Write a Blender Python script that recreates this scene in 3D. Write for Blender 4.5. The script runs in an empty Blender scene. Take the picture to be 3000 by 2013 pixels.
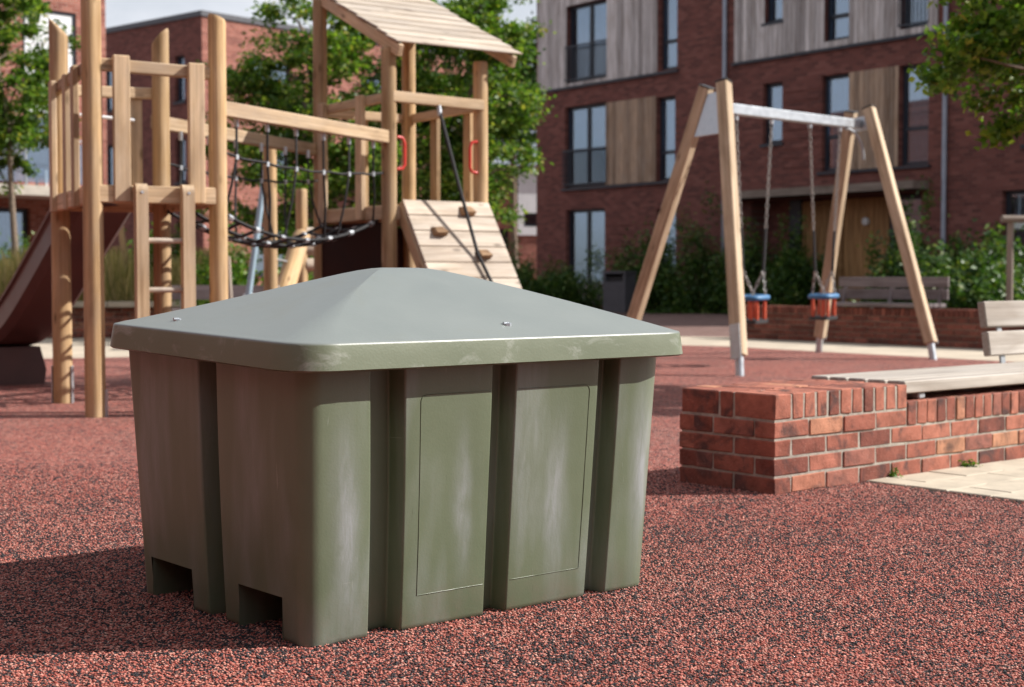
import bpy, bmesh, math, random
import numpy as np
from mathutils import Vector, Matrix, noise as mnoise

random.seed(7)
S = bpy.context.scene
COL = S.collection
R = math.radians
PI = math.pi

# ------------------------------------------------------------------ camera
cam = bpy.data.cameras.new('camera')
cam.sensor_width = 36.0
cam.lens = 52.3
cam.clip_start = 0.1
cam.clip_end = 1500
cam.dof.use_dof = True
cam.dof.focus_distance = 3.75
cam.dof.aperture_fstop = 4.8
camo = bpy.data.objects.new('camera', cam)
COL.objects.link(camo)
camo.location = (0, 0, 0.87)
camo.rotation_euler = (R(90 - 2.52), 0, 0)
S.camera = camo

# ------------------------------------------------------------------ sky and sun
SUN_EL = R(38)
SUN_AZ = math.atan2(0.995, 0.05)        # clockwise from +Y towards +X
W = bpy.data.worlds.new('World')
S.world = W
W.use_nodes = True
wt = W.node_tree
wt.nodes.clear()
def wn(t, **k):
    n = wt.nodes.new(t)
    for a, b in k.items():
        setattr(n, a, b)
    return n
sky = wn('ShaderNodeTexSky', sky_type='NISHITA', sun_disc=False)
sky.sun_elevation = SUN_EL
sky.sun_rotation = SUN_AZ
sky.air_density = 1.0
sky.dust_density = 1.2
tc = wn('ShaderNodeTexCoord')
mp = wn('ShaderNodeMapping')
mp.inputs['Scale'].default_value = (1.6, 1.6, 4.2)
cn = wn('ShaderNodeTexNoise')
cn.inputs['Scale'].default_value = 1.7
cn.inputs['Detail'].default_value = 7
cn.inputs['Roughness'].default_value = 0.58
cr = wn('ShaderNodeValToRGB')
cr.color_ramp.elements[0].position = 0.36
cr.color_ramp.elements[0].color = (.38, .38, .38, 1)
cr.color_ramp.elements[1].position = 0.58
mx = wn('ShaderNodeMixRGB')
mx.inputs['Color2'].default_value = (9.0, 9.4, 10.2, 1)      # sunlit white cloud
bg = wn('ShaderNodeBackground')
bg.inputs['Strength'].default_value = 0.06
wo = wn('ShaderNodeOutputWorld')
L = wt.links.new
L(tc.outputs['Generated'], mp.inputs['Vector'])
L(mp.outputs['Vector'], cn.inputs['Vector'])
L(cn.outputs['Fac'], cr.inputs['Fac'])
L(cr.outputs['Color'], mx.inputs['Fac'])
L(sky.outputs['Color'], mx.inputs['Color1'])
L(mx.outputs['Color'], bg.inputs['Color'])
L(bg.outputs['Background'], wo.inputs['Surface'])

sl = bpy.data.lights.new('sun', 'SUN')
sl.energy = 5.0
sl.angle = R(0.53)
sl.color = (1.0, 0.955, 0.90)
so = bpy.data.objects.new('sun', sl)
COL.objects.link(so)
to_sun = Vector((math.sin(SUN_AZ) * math.cos(SUN_EL), math.cos(SUN_AZ) * math.cos(SUN_EL), math.sin(SUN_EL)))
so.rotation_euler = to_sun.to_track_quat('Z', 'Y').to_euler()
so.location = (8, 2, 9)

S.view_settings.view_transform = 'Standard'
S.view_settings.look = 'None'
S.view_settings.exposure = 0.58
S.view_settings.gamma = 1.0
S.render.engine = 'CYCLES'
S.cycles.use_denoising = True
try:
    S.cycles.denoiser = 'OPENIMAGEDENOISE'
    S.cycles.denoising_prefilter = 'ACCURATE'
except Exception:
    pass
S.cycles.max_bounces = 8
S.cycles.diffuse_bounces = 4
S.cycles.glossy_bounces = 3
S.cycles.transparent_max_bounces = 10
S.cycles.transmission_bounces = 4
S.cycles.caustics_reflective = False
S.cycles.caustics_refractive = False

# ------------------------------------------------------------------ helpers
def wmat(o):
    m = o.matrix_basis.copy()
    return wmat(o.parent) @ m if o.parent else m

def link(name, mesh, mat=None, parent=None, mw=None):
    """link a mesh object; mw is its world matrix"""
    o = bpy.data.objects.new(name, mesh)
    COL.objects.link(o)
    if mat is not None and mesh is not None and not mesh.materials:
        mesh.materials.append(mat)
    if parent is not None:
        o.parent = parent
        if mw is not None:
            o.matrix_basis = wmat(parent).inverted() @ mw
        else:
            o.matrix_basis = wmat(parent).inverted()
    elif mw is not None:
        o.matrix_basis = mw
    return o

def tag(o, label=None, cat=None, group=None, kind=None):
    if label: o['label'] = label
    if cat: o['category'] = cat
    if group: o['group'] = group
    if kind: o['kind'] = kind
    return o

def thing(name, loc, label, cat, group=None, rz=0.0):
    o = bpy.data.objects.new(name, None)
    COL.objects.link(o)
    o.empty_display_size = 0.2
    o.location = loc
    o.rotation_euler = (0, 0, rz)
    return tag(o, label, cat, group)

class MB:
    def __init__(s):
        s.v = []; s.f = []
    def add(s, vs, fs):
        n = len(s.v)
        s.v += [tuple(v) for v in vs]
        s.f += [tuple(i + n for i in f) for f in fs]
        return s
    def box(s, x0, x1, y0, y1, z0, z1, m=None):
        vs = [Vector(p) for p in ((x0,y0,z0),(x1,y0,z0),(x1,y1,z0),(x0,y1,z0),(x0,y0,z1),(x1,y0,z1),(x1,y1,z1),(x0,y1,z1))]
        if m: vs = [m @ v for v in vs]
        return s.add(vs, [(3,2,1,0),(4,5,6,7),(0,1,5,4),(1,2,6,5),(2,3,7,6),(3,0,4,7)])
    def tube(s, pts, r, n=8, closed=False, caps=True):
        pts = [Vector(p) for p in pts]
        N = len(pts)
        rr = r if isinstance(r, (list, tuple)) else [r] * N
        rings = []
        prev = None
        for i, p in enumerate(pts):
            a = pts[(i - 1) % N] if (i or closed) else p
            b = pts[(i + 1) % N] if (i < N - 1 or closed) else p
            t = (b - a).normalized()
            if prev is None:
                ref = Vector((0, 0, 1)) if abs(t.z) < 0.9 else Vector((1, 0, 0))
                x = t.cross(ref).normalized()
            else:
                x = (prev - t * prev.dot(t)).normalized()
            prev = x
            y = t.cross(x)
            rings.append([p + (x * math.cos(2*PI*k/n) + y * math.sin(2*PI*k/n)) * rr[i] for k in range(n)])
        vs = [v for ring in rings for v in ring]
        fs = []
        for i in range(N if closed else N - 1):
            j = (i + 1) % N
            for k in range(n):
                fs.append((i*n + k, i*n + (k+1) % n, j*n + (k+1) % n, j*n + k))
        if caps and not closed:
            fs.append(tuple(reversed(range(n))))
            fs.append(tuple((N-1)*n + k for k in range(n)))
        return s.add(vs, fs)
    def mesh(s, name, smooth=None):
        me = bpy.data.meshes.new(name)
        me.from_pydata(s.v, [], s.f)
        me.update()
        if smooth is not None:
            me.shade_smooth()
            me.set_sharp_from_angle(angle=R(smooth))
        return me
    def build(s, name, mat, parent=None, mw=None, smooth=None):
        return link(name, s.mesh(name, smooth), mat, parent, mw)

_boxcache = {}
def box_mesh(name, l, w, h, bev=0.004, mat=None, jitter=0.0, seed=0):
    key = (name, round(l, 3), round(w, 3), round(h, 3), bev, mat.name if mat else '', jitter, seed)
    if key in _boxcache:
        return _boxcache[key]
    bm = bmesh.new()
    bmesh.ops.create_cube(bm, size=1.0)
    bmesh.ops.scale(bm, vec=(l, w, h), verts=bm.verts)
    if jitter:
        rng = random.Random(seed)
        for v in bm.verts:
            v.co += Vector([rng.uniform(-jitter, jitter) for _ in range(3)])
    if bev:
        bmesh.ops.bevel(bm, geom=list(bm.edges), offset=min(bev, min(l, w, h) * 0.4), segments=1, profile=0.6, affect='EDGES')
    me = bpy.data.meshes.new(name)
    bm.to_mesh(me)
    bm.free()
    if mat: me.materials.append(mat)
    _boxcache[key] = me
    return me

def frame(p0, p1, up=(0, 0, 1)):
    """matrix at the middle of p0-p1: local X along it, local Z near up"""
    p0, p1 = Vector(p0), Vector(p1)
    x = (p1 - p0).normalized()
    z = Vector(up); z = (z - x * z.dot(x)).normalized()
    y = z.cross(x)
    m = Matrix((x, y, z)).transposed().to_4x4()
    m.translation = (p0 + p1) / 2
    return m

def beam(name, p0, p1, w, h, mat, parent, up=(0, 0, 1), bev=0.006):
    l = (Vector(p1) - Vector(p0)).length
    return link(name, box_mesh(name, l, w, h, bev, mat), None, parent, frame(p0, p1, up))

def log(name, p0, p1, r0, r1, mat, parent, cut=0.0, cutdir=0.0, n=20, seed=0):
    """round timber along local X from p0 to p1, its far end sawn at a slant"""
    p0, p1 = Vector(p0), Vector(p1)
    l = (p1 - p0).length
    m = frame(p0, p1, (0, -1, 0.02))
    rng = random.Random(seed)
    rings = [-l/2, -l/2 + .25*l, 0, .25*l, l/2 - .03, l/2 - .012, l/2]
    rs = [r0, r0*.995 + r1*.005, (r0+r1)/2, r0*.25 + r1*.75, r1, r1*.985, r1*.90]
    vs, fs = [], []
    ph = rng.uniform(0, 6)
    for i, (x, r) in enumerate(zip(rings, rs)):
        for k in range(n):
            a = 2*PI*k/n
            rad = r * (1 + .018*math.sin(3*a + ph + i*.4) + .012*math.sin(5*a - ph))
            y, z = rad*math.cos(a), rad*math.sin(a)
            xx = x
            if i >= 4:
                xx = x + cut * (y*math.cos(cutdir) + z*math.sin(cutdir)) / r
            vs.append((xx, y, z))
    for i in range(len(rings) - 1):
        for k in range(n):
            fs.append((i*n + k, i*n + (k+1) % n, (i+1)*n + (k+1) % n, (i+1)*n + k))
    fs.append(tuple(reversed(range(n))))
    fs.append(tuple((len(rings)-1)*n + k for k in range(n)))
    return MB().add(vs, fs).build(name, mat, parent, m, smooth=35)

# ------------------------------------------------------------------ materials
def newmat(name):
    m = bpy.data.materials.new(name)
    m.use_nodes = True
    t = m.node_tree
    b = t.nodes['Principled BSDF']
    return m, t, b

class NT:
    def __init__(s, t): s.t = t
    def n(s, typ, ins=None, **k):
        nd = s.t.nodes.new(typ)
        for a, b in k.items(): setattr(nd, a, b)
        for a, b in (ins or {}).items():
            if hasattr(b, 'is_linked') or isinstance(b, bpy.types.NodeSocket):
                s.t.links.new(b, nd.inputs[a])
            else:
                nd.inputs[a].default_value = b
        return nd
    def coord(s, which='Object', scale=(1, 1, 1), rand=0.0):
        tcn = s.n('ShaderNodeTexCoord')
        out = tcn.outputs[which]
        if rand:
            oi = s.n('ShaderNodeObjectInfo')
            mul = s.n('ShaderNodeMath', {0: oi.outputs['Random'], 1: rand}, operation='MULTIPLY')
            add = s.n('ShaderNodeVectorMath', {0: out, 1: mul.outputs[0]}, operation='ADD')
            out = add.outputs[0]
        mpn = s.n('ShaderNodeMapping', {'Vector': out, 'Scale': scale})
        return mpn.outputs[0]
    def noise(s, vec, scale, detail=4, rough=.55, dist=0.0):
        return s.n('ShaderNodeTexNoise', {'Vector': vec, 'Scale': scale, 'Detail': detail, 'Roughness': rough, 'Distortion': dist}).outputs['Fac']
    def ramp(s, fac, stops, interp='LINEAR'):
        r = s.n('ShaderNodeValToRGB', {'Fac': fac})
        r.color_ramp.interpolation = interp
        e = r.color_ramp.elements
        while len(e) < len(stops): e.new(0.5)
        for el, (p, c) in zip(e, stops):
            el.position = p
            el.color = (c, c, c, 1) if isinstance(c, (int, float)) else tuple(c) + (1,)
        return r.outputs['Color']
    def mix(s, fac, a, b, blend='MIX'):
        nd = s.t.nodes.new('ShaderNodeMixRGB'); nd.blend_type = blend
        for sock, v in (('Fac', fac), ('Color1', a), ('Color2', b)):
            if isinstance(v, bpy.types.NodeSocket): s.t.links.new(v, nd.inputs[sock])
            elif isinstance(v, (tuple, list)): nd.inputs[sock].default_value = tuple(v) + (1,) if len(v) == 3 else tuple(v)
            else: nd.inputs[sock].default_value = v
        return nd.outputs['Color']
    def math(s, op, a, b=0.0, clamp=False):
        nd = s.n('ShaderNodeMath', {0: a, 1: b}, operation=op); nd.use_clamp = clamp
        return nd.outputs[0]
    def bump(s, h, strength=.3, dist=.01, normal=None):
        ins = {'Height': h, 'Strength': strength, 'Distance': dist}
        if normal is not None: ins['Normal'] = normal
        return s.n('ShaderNodeBump', ins).outputs['Normal']
    def set(s, b, **k):
        for a, v in k.items():
            nm = {'color': 'Base Color', 'rough': 'Roughness', 'normal': 'Normal', 'metal': 'Metallic', 'spec': 'Specular IOR Level'}[a]
            if isinstance(v, bpy.types.NodeSocket): s.t.links.new(v, b.inputs[nm])
            elif isinstance(v, tuple): b.inputs[nm].default_value = v + (1,)
            else: b.inputs[nm].default_value = v

def mat_plain(name, c, rough=.6, metal=0.0, var=.25, scale=6.0, bump=.15, spec=.5):
    m, t, b = newmat(name); N = NT(t)
    v = N.coord(rand=20)
    n1 = N.noise(v, scale, 6)
    dk = tuple(x * (1 - var) for x in c); lt = tuple(min(1, x * (1 + var)) for x in c)
    N.set(b, color=N.ramp(n1, [(.3, dk), (.7, lt)]), rough=N.ramp(n1, [(.3, max(0, rough - .08)), (.7, min(1, rough + .08))]), metal=metal, spec=spec)
    if bump: N.set(b, normal=N.bump(N.noise(v, scale * 9, 3), bump, .004))
    return m

def mat_wood(name, light, dark, rough=.72, knots=True, grey=0.0, var=.15):
    """timber with the grain along local X"""
    m, t, b = newmat(name); N = NT(t)
    v = N.coord(scale=(1.2, 14, 14), rand=37)
    v2 = N.coord(scale=(.8, 60, 60), rand=11)
    g = N.noise(v, 1.6, 5, .6, .6)
    f = N.noise(v2, 1.0, 3, .7)
    c = N.ramp(g, [(.32, dark), (.52, tuple((a + b_) / 2 for a, b_ in zip(light, dark))), (.7, light)])
    c = N.mix(.45, c, N.ramp(f, [(.36, tuple(x * .55 for x in dark)), (.62, light)]), 'MIX')
    wx = N.noise(N.coord(scale=(.9, 5, 5), rand=71), 1.7, 4, .6, .5)
    c = N.mix(1.0, c, N.ramp(wx, [(.32, (.70, .66, .62)), (.55, (1.0, 1.0, 1.0)), (.72, (1.14, 1.13, 1.12))]), 'MULTIPLY')
    oi = N.n('ShaderNodeObjectInfo')
    c = N.mix(1.0, c, N.ramp(oi.outputs['Random'], [(0, (1 - 1.2*var, 1 - 1.3*var, 1 - 1.4*var)), (1, (1 + .8*var, 1 + .7*var, 1 + .5*var))]), 'MULTIPLY')
    if grey:
        w = N.noise(N.coord(scale=(1, 3, 3), rand=5), 2.2, 6, .65)
        c = N.mix(N.ramp(w, [(.42, 0.0), (.66, grey)]), c, (.34, .30, .265))
    if knots:
        kv = N.coord(scale=(3.2, 9, 9), rand=53)
        vo = N.n('ShaderNodeTexVoronoi', {'Vector': kv, 'Scale': 1.0})
        c = N.mix(N.ramp(vo.outputs['Distance'], [(.06, .85), (.17, 0.0)]), c, tuple(x * .35 for x in dark))
    N.set(b, color=c, rough=rough, normal=N.bump(f, .25, .003), spec=.3)
    return m

def mat_brickwall(name, reds, mortar, bw=.225, bh=.075, ms=.012, ax=2):
    """brickwork seen from too far away to tell the bricks apart; wall in local XZ"""
    m, t, b = newmat(name); N = NT(t)
    tcn = N.n('ShaderNodeTexCoord')
    sp = N.n('ShaderNodeSeparateXYZ', {0: tcn.outputs['Object']})
    cb = N.n('ShaderNodeCombineXYZ', {0: sp.outputs[0], 1: sp.outputs[ax]})
    bt = N.n('ShaderNodeTexBrick', {'Vector': cb.outputs[0], 'Color1': (0, 0, 0, 1), 'Color2': (1, 1, 1, 1), 'Mortar': (.5, .5, .5, 1),
                                    'Scale': 1.0, 'Mortar Size': ms / 2, 'Mortar Smooth': .1, 'Bias': 0.0, 'Brick Width': bw, 'Row Height': bh})
    big = N.noise(cb.outputs[0], 1.1, 5, .6)
    c = N.ramp(bt.outputs['Color'], reds)
    c = N.mix(1.0, c, N.ramp(big, [(.3, .86), (.7, 1.12)]), 'MULTIPLY')
    c = N.mix(bt.outputs['Fac'], c, mortar)
    N.set(b, color=c, rough=.88, spec=.25, normal=N.bump(N.math('SUBTRACT', 1.0, bt.outputs['Fac']), .6, .012))
    return m

def mat_brick(name, stops, sootiness=.75):
    """one brick per object"""
    m, t, b = newmat(name); N = NT(t)
    oi = N.n('ShaderNodeObjectInfo')
    v = N.coord(rand=40)
    n1 = N.noise(v, 14, 6, .65)
    n2 = N.noise(v, 8.5, 4, .55, .8)
    n3 = N.noise(v, 90, 4, .7)
    c = N.ramp(oi.outputs['Random'], stops)
    c = N.mix(1.0, c, N.ramp(n1, [(.25, .55), (.5, 1.0), (.75, 1.35)]), 'MULTIPLY')
    c = N.mix(N.ramp(n2, [(.50, 0.0), (.66, sootiness)]), c, (.055, .042, .042))
    c = N.mix(N.ramp(n3, [(.60, 0.0), (.78, .5)]), c, (.46, .34, .28))
    N.set(b, color=c, rough=.9, spec=.2, normal=N.bump(n3, .55, .006, N.bump(n1, .4, .012)))
    return m

def mat_leaf(name, stops, trans=.35):
    m, t, b = newmat(name); N = NT(t)
    ge = N.n('ShaderNodeNewGeometry')
    c = N.ramp(ge.outputs['Random Per Island'], stops)
    N.set(b, color=c, rough=.45, spec=.35)
    tr = N.n('ShaderNodeBsdfTranslucent')
    t.links.new(N.mix(1.0, c, (1.3, 1.45, .55), 'MULTIPLY'), tr.inputs['Color'])
    ms = N.n('ShaderNodeMixShader', {0: trans})
    t.links.new(b.outputs[0], ms.inputs[1]); t.links.new(tr.outputs[0], ms.inputs[2])
    t.links.new(ms.outputs[0], t.nodes['Material Output'].inputs['Surface'])
    return m

def mat_glass(name, tint=(.66, .74, .80), mirror=.20):
    m, t, b = newmat(name); N = NT(t)
    t.nodes.remove(b)
    gl = N.n('ShaderNodeBsdfGlossy', {'Color': (.78, .88, 1.0, 1), 'Roughness': .02})
    tp = N.n('ShaderNodeBsdfTransparent', {'Color': tint + (1,)})
    lw = N.n('ShaderNodeLayerWeight', {'Blend': .35})
    fac = N.math('ADD', N.math('MULTIPLY', lw.outputs['Fresnel'], .6), mirror, True)
    ms = N.n('ShaderNodeMixShader', {0: fac})
    t.links.new(tp.outputs[0], ms.inputs[1]); t.links.new(gl.outputs[0], ms.inputs[2])
    t.links.new(ms.outputs[0], t.nodes['Material Output'].inputs['Surface'])
    return m

def rubber_colour(N, rnd0, rnd1, pos, less=.25):
    """red and black granules, black ones gathering in drifts"""
    patch = N.noise(pos, 2.3, 5, .62)
    patch2 = N.noise(pos, 15, 3, .6)
    pv = N.math('ADD', N.math('MULTIPLY', patch, .62), N.math('MULTIPLY', patch2, .5))
    slow = N.math('MULTIPLY', N.noise(pos, .55, 2, .5), .45)
    thr = N.math('SUBTRACT', N.math('ADD', pv, slow), less + .22)
    isblack = N.math('LESS_THAN', rnd0, thr)
    red = N.ramp(rnd1, [(0, (.26, .066, .051)), (.4, (.38, .120, .091)), (.75, (.49, .200, .155)), (1, (.58, .34, .27))])
    tint = N.noise(pos, .7, 4, .6)
    red = N.mix(1.0, red, N.ramp(tint, [(.3, (1.05, .86, .82)), (.7, (.95, 1.04, 1.06))]), 'MULTIPLY')
    blk = N.ramp(rnd1, [(0, (.014, .013, .015)), (1, (.045, .042, .046))])
    return N.mix(isblack, red, blk)

def mat_rubber():
    m, t, b = newmat('red_rubber_surface'); N = NT(t)
    pos = N.n('ShaderNodeTexCoord').outputs['Object']
    wob = N.n('ShaderNodeTexNoise', {'Vector': pos, 'Scale': 70.0, 'Detail': 1.5})
    off = N.n('ShaderNodeVectorMath', {0: wob.outputs['Color'], 1: (.5, .5, .5)}, operation='SUBTRACT')
    off2 = N.n('ShaderNodeVectorMath', {0: off.outputs[0], 'Scale': .014}, operation='SCALE')
    p2 = N.n('ShaderNodeVectorMath', {0: pos, 1: off2.outputs[0]}, operation='ADD')
    mpn = N.n('ShaderNodeMapping', {'Vector': p2.outputs[0], 'Rotation': (0, 0, .35), 'Scale': (78, 108, 1)})
    vo = N.n('ShaderNodeTexVoronoi', {'Vector': mpn.outputs[0], 'Scale': 1.0}, voronoi_dimensions='2D')
    rnd = N.n('ShaderNodeSeparateColor', {0: vo.outputs['Color']})
    c = rubber_colour(N, rnd.outputs[0], rnd.outputs[1], pos, .32)
    gap = N.ramp(vo.outputs['Distance'], [(.45, 0.0), (.65, .8)])
    c = N.mix(gap, c, (.07, .03, .027))
    h = N.ramp(vo.outputs['Distance'], [(0, 1.0), (.65, 0.0)])
    N.set(b, color=c, rough=.82, spec=.3, normal=N.bump(h, 1.0, .006))
    return m

def mat_granule():
    m, t, b = newmat('rubber_granule'); N = NT(t)
    pos = N.n('ShaderNodeTexCoord').outputs['Object']
    rnd0 = N.n('ShaderNodeNewGeometry').outputs['Random Per Island']
    rnd1 = N.math('FRACT', N.math('MULTIPLY', rnd0, 173.7))
    N.set(b, color=rubber_colour(N, rnd0, rnd1, pos, .09), rough=.75, spec=.35)
    return m

def mat_bin(name, lid=False):
    m, t, b = newmat(name); N = NT(t)
    v = N.coord()
    mott = N.noise(v, 3.0, 6, .6)
    fine = N.noise(v, 160, 2, .5)
    if lid:        # sky reflection painted into the top side as a grey-blue tint
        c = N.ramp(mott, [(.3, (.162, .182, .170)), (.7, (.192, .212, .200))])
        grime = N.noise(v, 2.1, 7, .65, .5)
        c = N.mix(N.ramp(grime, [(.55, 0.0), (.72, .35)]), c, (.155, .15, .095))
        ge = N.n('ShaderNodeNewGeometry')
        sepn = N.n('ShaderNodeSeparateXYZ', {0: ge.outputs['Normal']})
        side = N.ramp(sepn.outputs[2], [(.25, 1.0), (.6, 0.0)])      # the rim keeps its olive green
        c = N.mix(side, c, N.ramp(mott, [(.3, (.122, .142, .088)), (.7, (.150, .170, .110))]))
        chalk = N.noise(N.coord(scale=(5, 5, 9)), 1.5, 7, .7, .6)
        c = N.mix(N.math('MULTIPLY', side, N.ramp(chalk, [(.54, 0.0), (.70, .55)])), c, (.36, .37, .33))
    else:
        c = N.ramp(mott, [(.3, (.108, .133, .080)), (.7, (.136, .162, .102))])
        streak = N.noise(N.coord(scale=(5.2, 5.2, 1.0)), 1.25, 2.5, .55, .25)
        rub = N.noise(N.coord(scale=(60, 60, 9)), 1.0, 5, .7, .6)
        smear = N.math('MULTIPLY', N.ramp(streak, [(.50, 0.0), (.66, .45), (.80, .75)]), N.ramp(rub, [(.34, .35), (.66, .75)]))
        c = N.mix(smear, c, (.34, .355, .365))
        s1 = N.noise(N.coord(scale=(75, 75, 2.2)), 1.0, 3, .5, .4)
        c = N.mix(N.ramp(s1, [(.735, 0.0), (.76, .35)]), c, (.36, .37, .33))
        s3 = N.noise(N.coord(scale=(150, 150, 5)), 1.0, 2, .5, 1.2)
        c = N.mix(N.ramp(s3, [(.72, 0.0), (.75, .3)]), c, (.05, .055, .035))
        # broad chalky rub marks where things have leaned on the long side
        so_ = N.n('ShaderNodeSeparateXYZ', {0: N.n('ShaderNodeTexCoord').outputs['Object']})
        wob = N.math('MULTIPLY', N.math('SUBTRACT', N.noise(N.coord(scale=(4, 4, 3)), 1.0, 3, .6), .5), .10)
        xx = N.math('ADD', so_.outputs[0], wob)
        total = None
        for cx, cz, sx_, sz_, amp in ((-.475, .27, .036, .20, .85), (-.135, .30, .022, .15, .6), (.185, .30, .030, .16, .75), (.510, .32, .030, .17, .85)):
            a_ = N.math('POWER', N.math('DIVIDE', N.math('SUBTRACT', xx, cx), sx_), 2.0)
            b_ = N.math('POWER', N.math('DIVIDE', N.math('SUBTRACT', so_.outputs[2], cz), sz_), 2.0)
            g_ = N.math('MULTIPLY', N.math('POWER', 2.718, N.math('MULTIPLY', N.math('ADD', a_, b_), -1.0)), amp)
            total = g_ if total is None else N.math('ADD', total, g_)
        front = N.math('LESS_THAN', so_.outputs[1], -.395)
        chalk = N.math('MULTIPLY', N.math('MULTIPLY', total, front), N.ramp(rub, [(.30, .35), (.65, .95)]), True)
        c = N.mix(chalk, c, (.33, .345, .36))
        foot = N.noise(N.coord(scale=(9, 9, 6)), 1.6, 6, .7)
        sepz = N.n('ShaderNodeSeparateXYZ', {0: N.n('ShaderNodeTexCoord').outputs['Object']})
        splash = N.math('MULTIPLY', N.ramp(sepz.outputs[2], [(0.0, 1.0), (.16, 0.0)]), N.ramp(foot, [(.45, 0.0), (.7, .45)]))
        c = N.mix(splash, c, (.20, .155, .125))
    s2 = N.noise(N.coord(scale=(3, 3, 80)), 1.0, 2, .5, .9)
    c = N.mix(N.ramp(s2, [(.765, 0.0), (.78, .3)]), c, (.40, .40, .37))
    dirt = N.noise(v, 34, 5, .7)
    c = N.mix(N.ramp(dirt, [(.72, 0.0), (.80, .25 if lid else .4)]), c, (.30, .31, .28))
    speck = N.noise(v, 150, 3, .8)
    c = N.mix(N.ramp(speck, [(.76, 0.0), (.80, .6)]), c, (.035, .032, .025))
    N.set(b, color=c, rough=N.ramp(mott, [(.3, .34 if lid else .32), (.7, .46 if lid else .44)]), spec=.5, normal=N.bump(fine, .14, .002, N.bump(mott, .08, .02)))
    return m

M = {}
M['post'] = mat_wood('pine_post', (.62, .44, .25), (.39, .245, .11), grey=.22, var=.2)
M['plank'] = mat_wood('larch_plank', (.68, .52, .35), (.47, .325, .185), grey=.28, var=.2)
M['pale'] = mat_wood('bleached_plank', (.58, .51, .43), (.48, .385, .30), grey=.4)
M['roofwood'] = mat_wood('weathered_roof_board', (.60, .54, .46), (.47, .38, .30), grey=.6)
M['bench'] = mat_wood('weathered_bench_slat', (.50, .465, .425), (.39, .35, .31), grey=.4, knots=False)
M['holdwood'] = mat_wood('dark_hold_wood', (.36, .235, .14), (.25, .145, .075))
M['swingwood'] = mat_wood('glulam_leg', (.62, .50, .37), (.47, .34, .21), knots=True)
M['clad_grey'] = mat_wood('grey_cladding', (.64, .62, .645), (.47, .45, .465), grey=.10, knots=False, var=.34)
M['clad_warm'] = mat_wood('warm_cladding', (.47, .35, .26), (.34, .23, .16), grey=.3, knots=False, var=.34)
M['clad_dark'] = mat_wood('dark_weathered_board', (.27, .225, .19), (.19, .15, .125), knots=False)
M['doorwood'] = mat_wood('oiled_door_board', (.46, .265, .12), (.32, .17, .07), knots=False)
M['greybench'] = mat_wood('grey_composite_board', (.25, .215, .22), (.19, .155, .16), knots=False)
M['bin'] = mat_bin('olive_green_plastic')
M['lid'] = mat_bin('weathered_green_plastic_sky_tint', True)
M['rubber'] = mat_rubber()
M['granule'] = mat_granule()
M['chain'] = mat_plain('chain_steel', (.36, .35, .33), .45, .8, .2, 40, 0)
M['steel'] = mat_plain('galvanised_steel', (.52, .55, .58), .45, .8, .1, 14, .1)
M['steelgrey'] = mat_plain('painted_grey_steel', (.33, .35, .37), .5, .3, .2, 10, .1)
M['black'] = mat_plain('black_rubber', (.018, .018, .02), .6, 0, .3, 30, .1)
M['rope'] = mat_plain('black_rope', (.016, .016, .017), .75, 0, .3, 120, .5)
M['navy'] = mat_plain('dark_navy_frame', (.017, .022, .033), .45, 0, .15, 3, 0)
M['zinc'] = mat_plain('zinc_drainpipe', (.30, .33, .39), .5, .4, .15, 4, .05)
M['brown'] = mat_plain('brown_plastic', (.105, .050, .044), .38, 0, .2, 3, .05)
M['darkbrown'] = mat_plain('dark_brown_board', (.034, .014, .011), .9, 0, .3, 3, .1, .1)
M['blue'] = mat_plain('blue_rubber', (.045, .16, .33), .5, 0, .2, 30, .1)
M['orange'] = mat_plain('orange_rubber', (.60, .10, .045), .5, 0, .15, 30, .1)
M['red'] = mat_plain('red_plastic', (.55, .035, .025), .35, 0, .1, 30, 0)
M['grey'] = mat_plain('dark_grey_steel', (.075, .075, .085), .5, .1, .15, 6, .05)
M['white'] = mat_plain('white_render', (.72, .73, .74), .7, 0, .06, 3, .1)
M['curtain'] = mat_plain('pale_curtain', (.46, .50, .51), .9, 0, .12, 5, 0)
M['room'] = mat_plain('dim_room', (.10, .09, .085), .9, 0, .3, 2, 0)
M['glass'] = mat_glass('window_glass')
M['concrete'] = mat_plain('pale_concrete', (.44, .40, .34), .85, 0, .22, 4, .3)
M['slab'] = mat_plain('pale_paving_slab', (.45, .39, .30), .88, 0, .16, 7, .35)
M['sandpath'] = mat_plain('sandy_path', (.46, .39, .30), .9, 0, .18, 2.5, .4)
M['mortar'] = mat_plain('mortar', (.35, .315, .265), .95, 0, .3, 30, .6)
M['soil'] = mat_plain('soil', (.06, .045, .032), .95, 0, .4, 8, .8)
M['bark'] = mat_plain('bark', (.20, .15, .11), .9, 0, .4, 25, .8)
M['paving'] = mat_brickwall('brown_clay_pavers', [(0, (.13, .075, .062)), (.5, (.18, .105, .088)), (1, (.22, .14, .12))], (.12, .10, .09), .21, .105, .008, ax=1)
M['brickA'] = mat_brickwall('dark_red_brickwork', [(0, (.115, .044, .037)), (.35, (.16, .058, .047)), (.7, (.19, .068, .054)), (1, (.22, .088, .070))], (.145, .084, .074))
M['brickB'] = mat_brickwall('warm_red_brickwork', [(0, (.20, .065, .048)), (.5, (.29, .10, .072)), (1, (.38, .155, .115))], (.34, .25, .21))
M['brick'] = mat_brick('red_clay_brick', [(0, (.17, .060, .045)), (.25, (.28, .098, .068)), (.6, (.39, .150, .102)), (.8, (.25, .104, .082)), (.93, (.40, .16, .105)), (1, (.44, .24, .14))])
M['brickdark'] = mat_brick('dark_clay_brick', [(0, (.12, .042, .032)), (.5, (.19, .062, .044)), (1, (.27, .095, .068))], .5)
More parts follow.
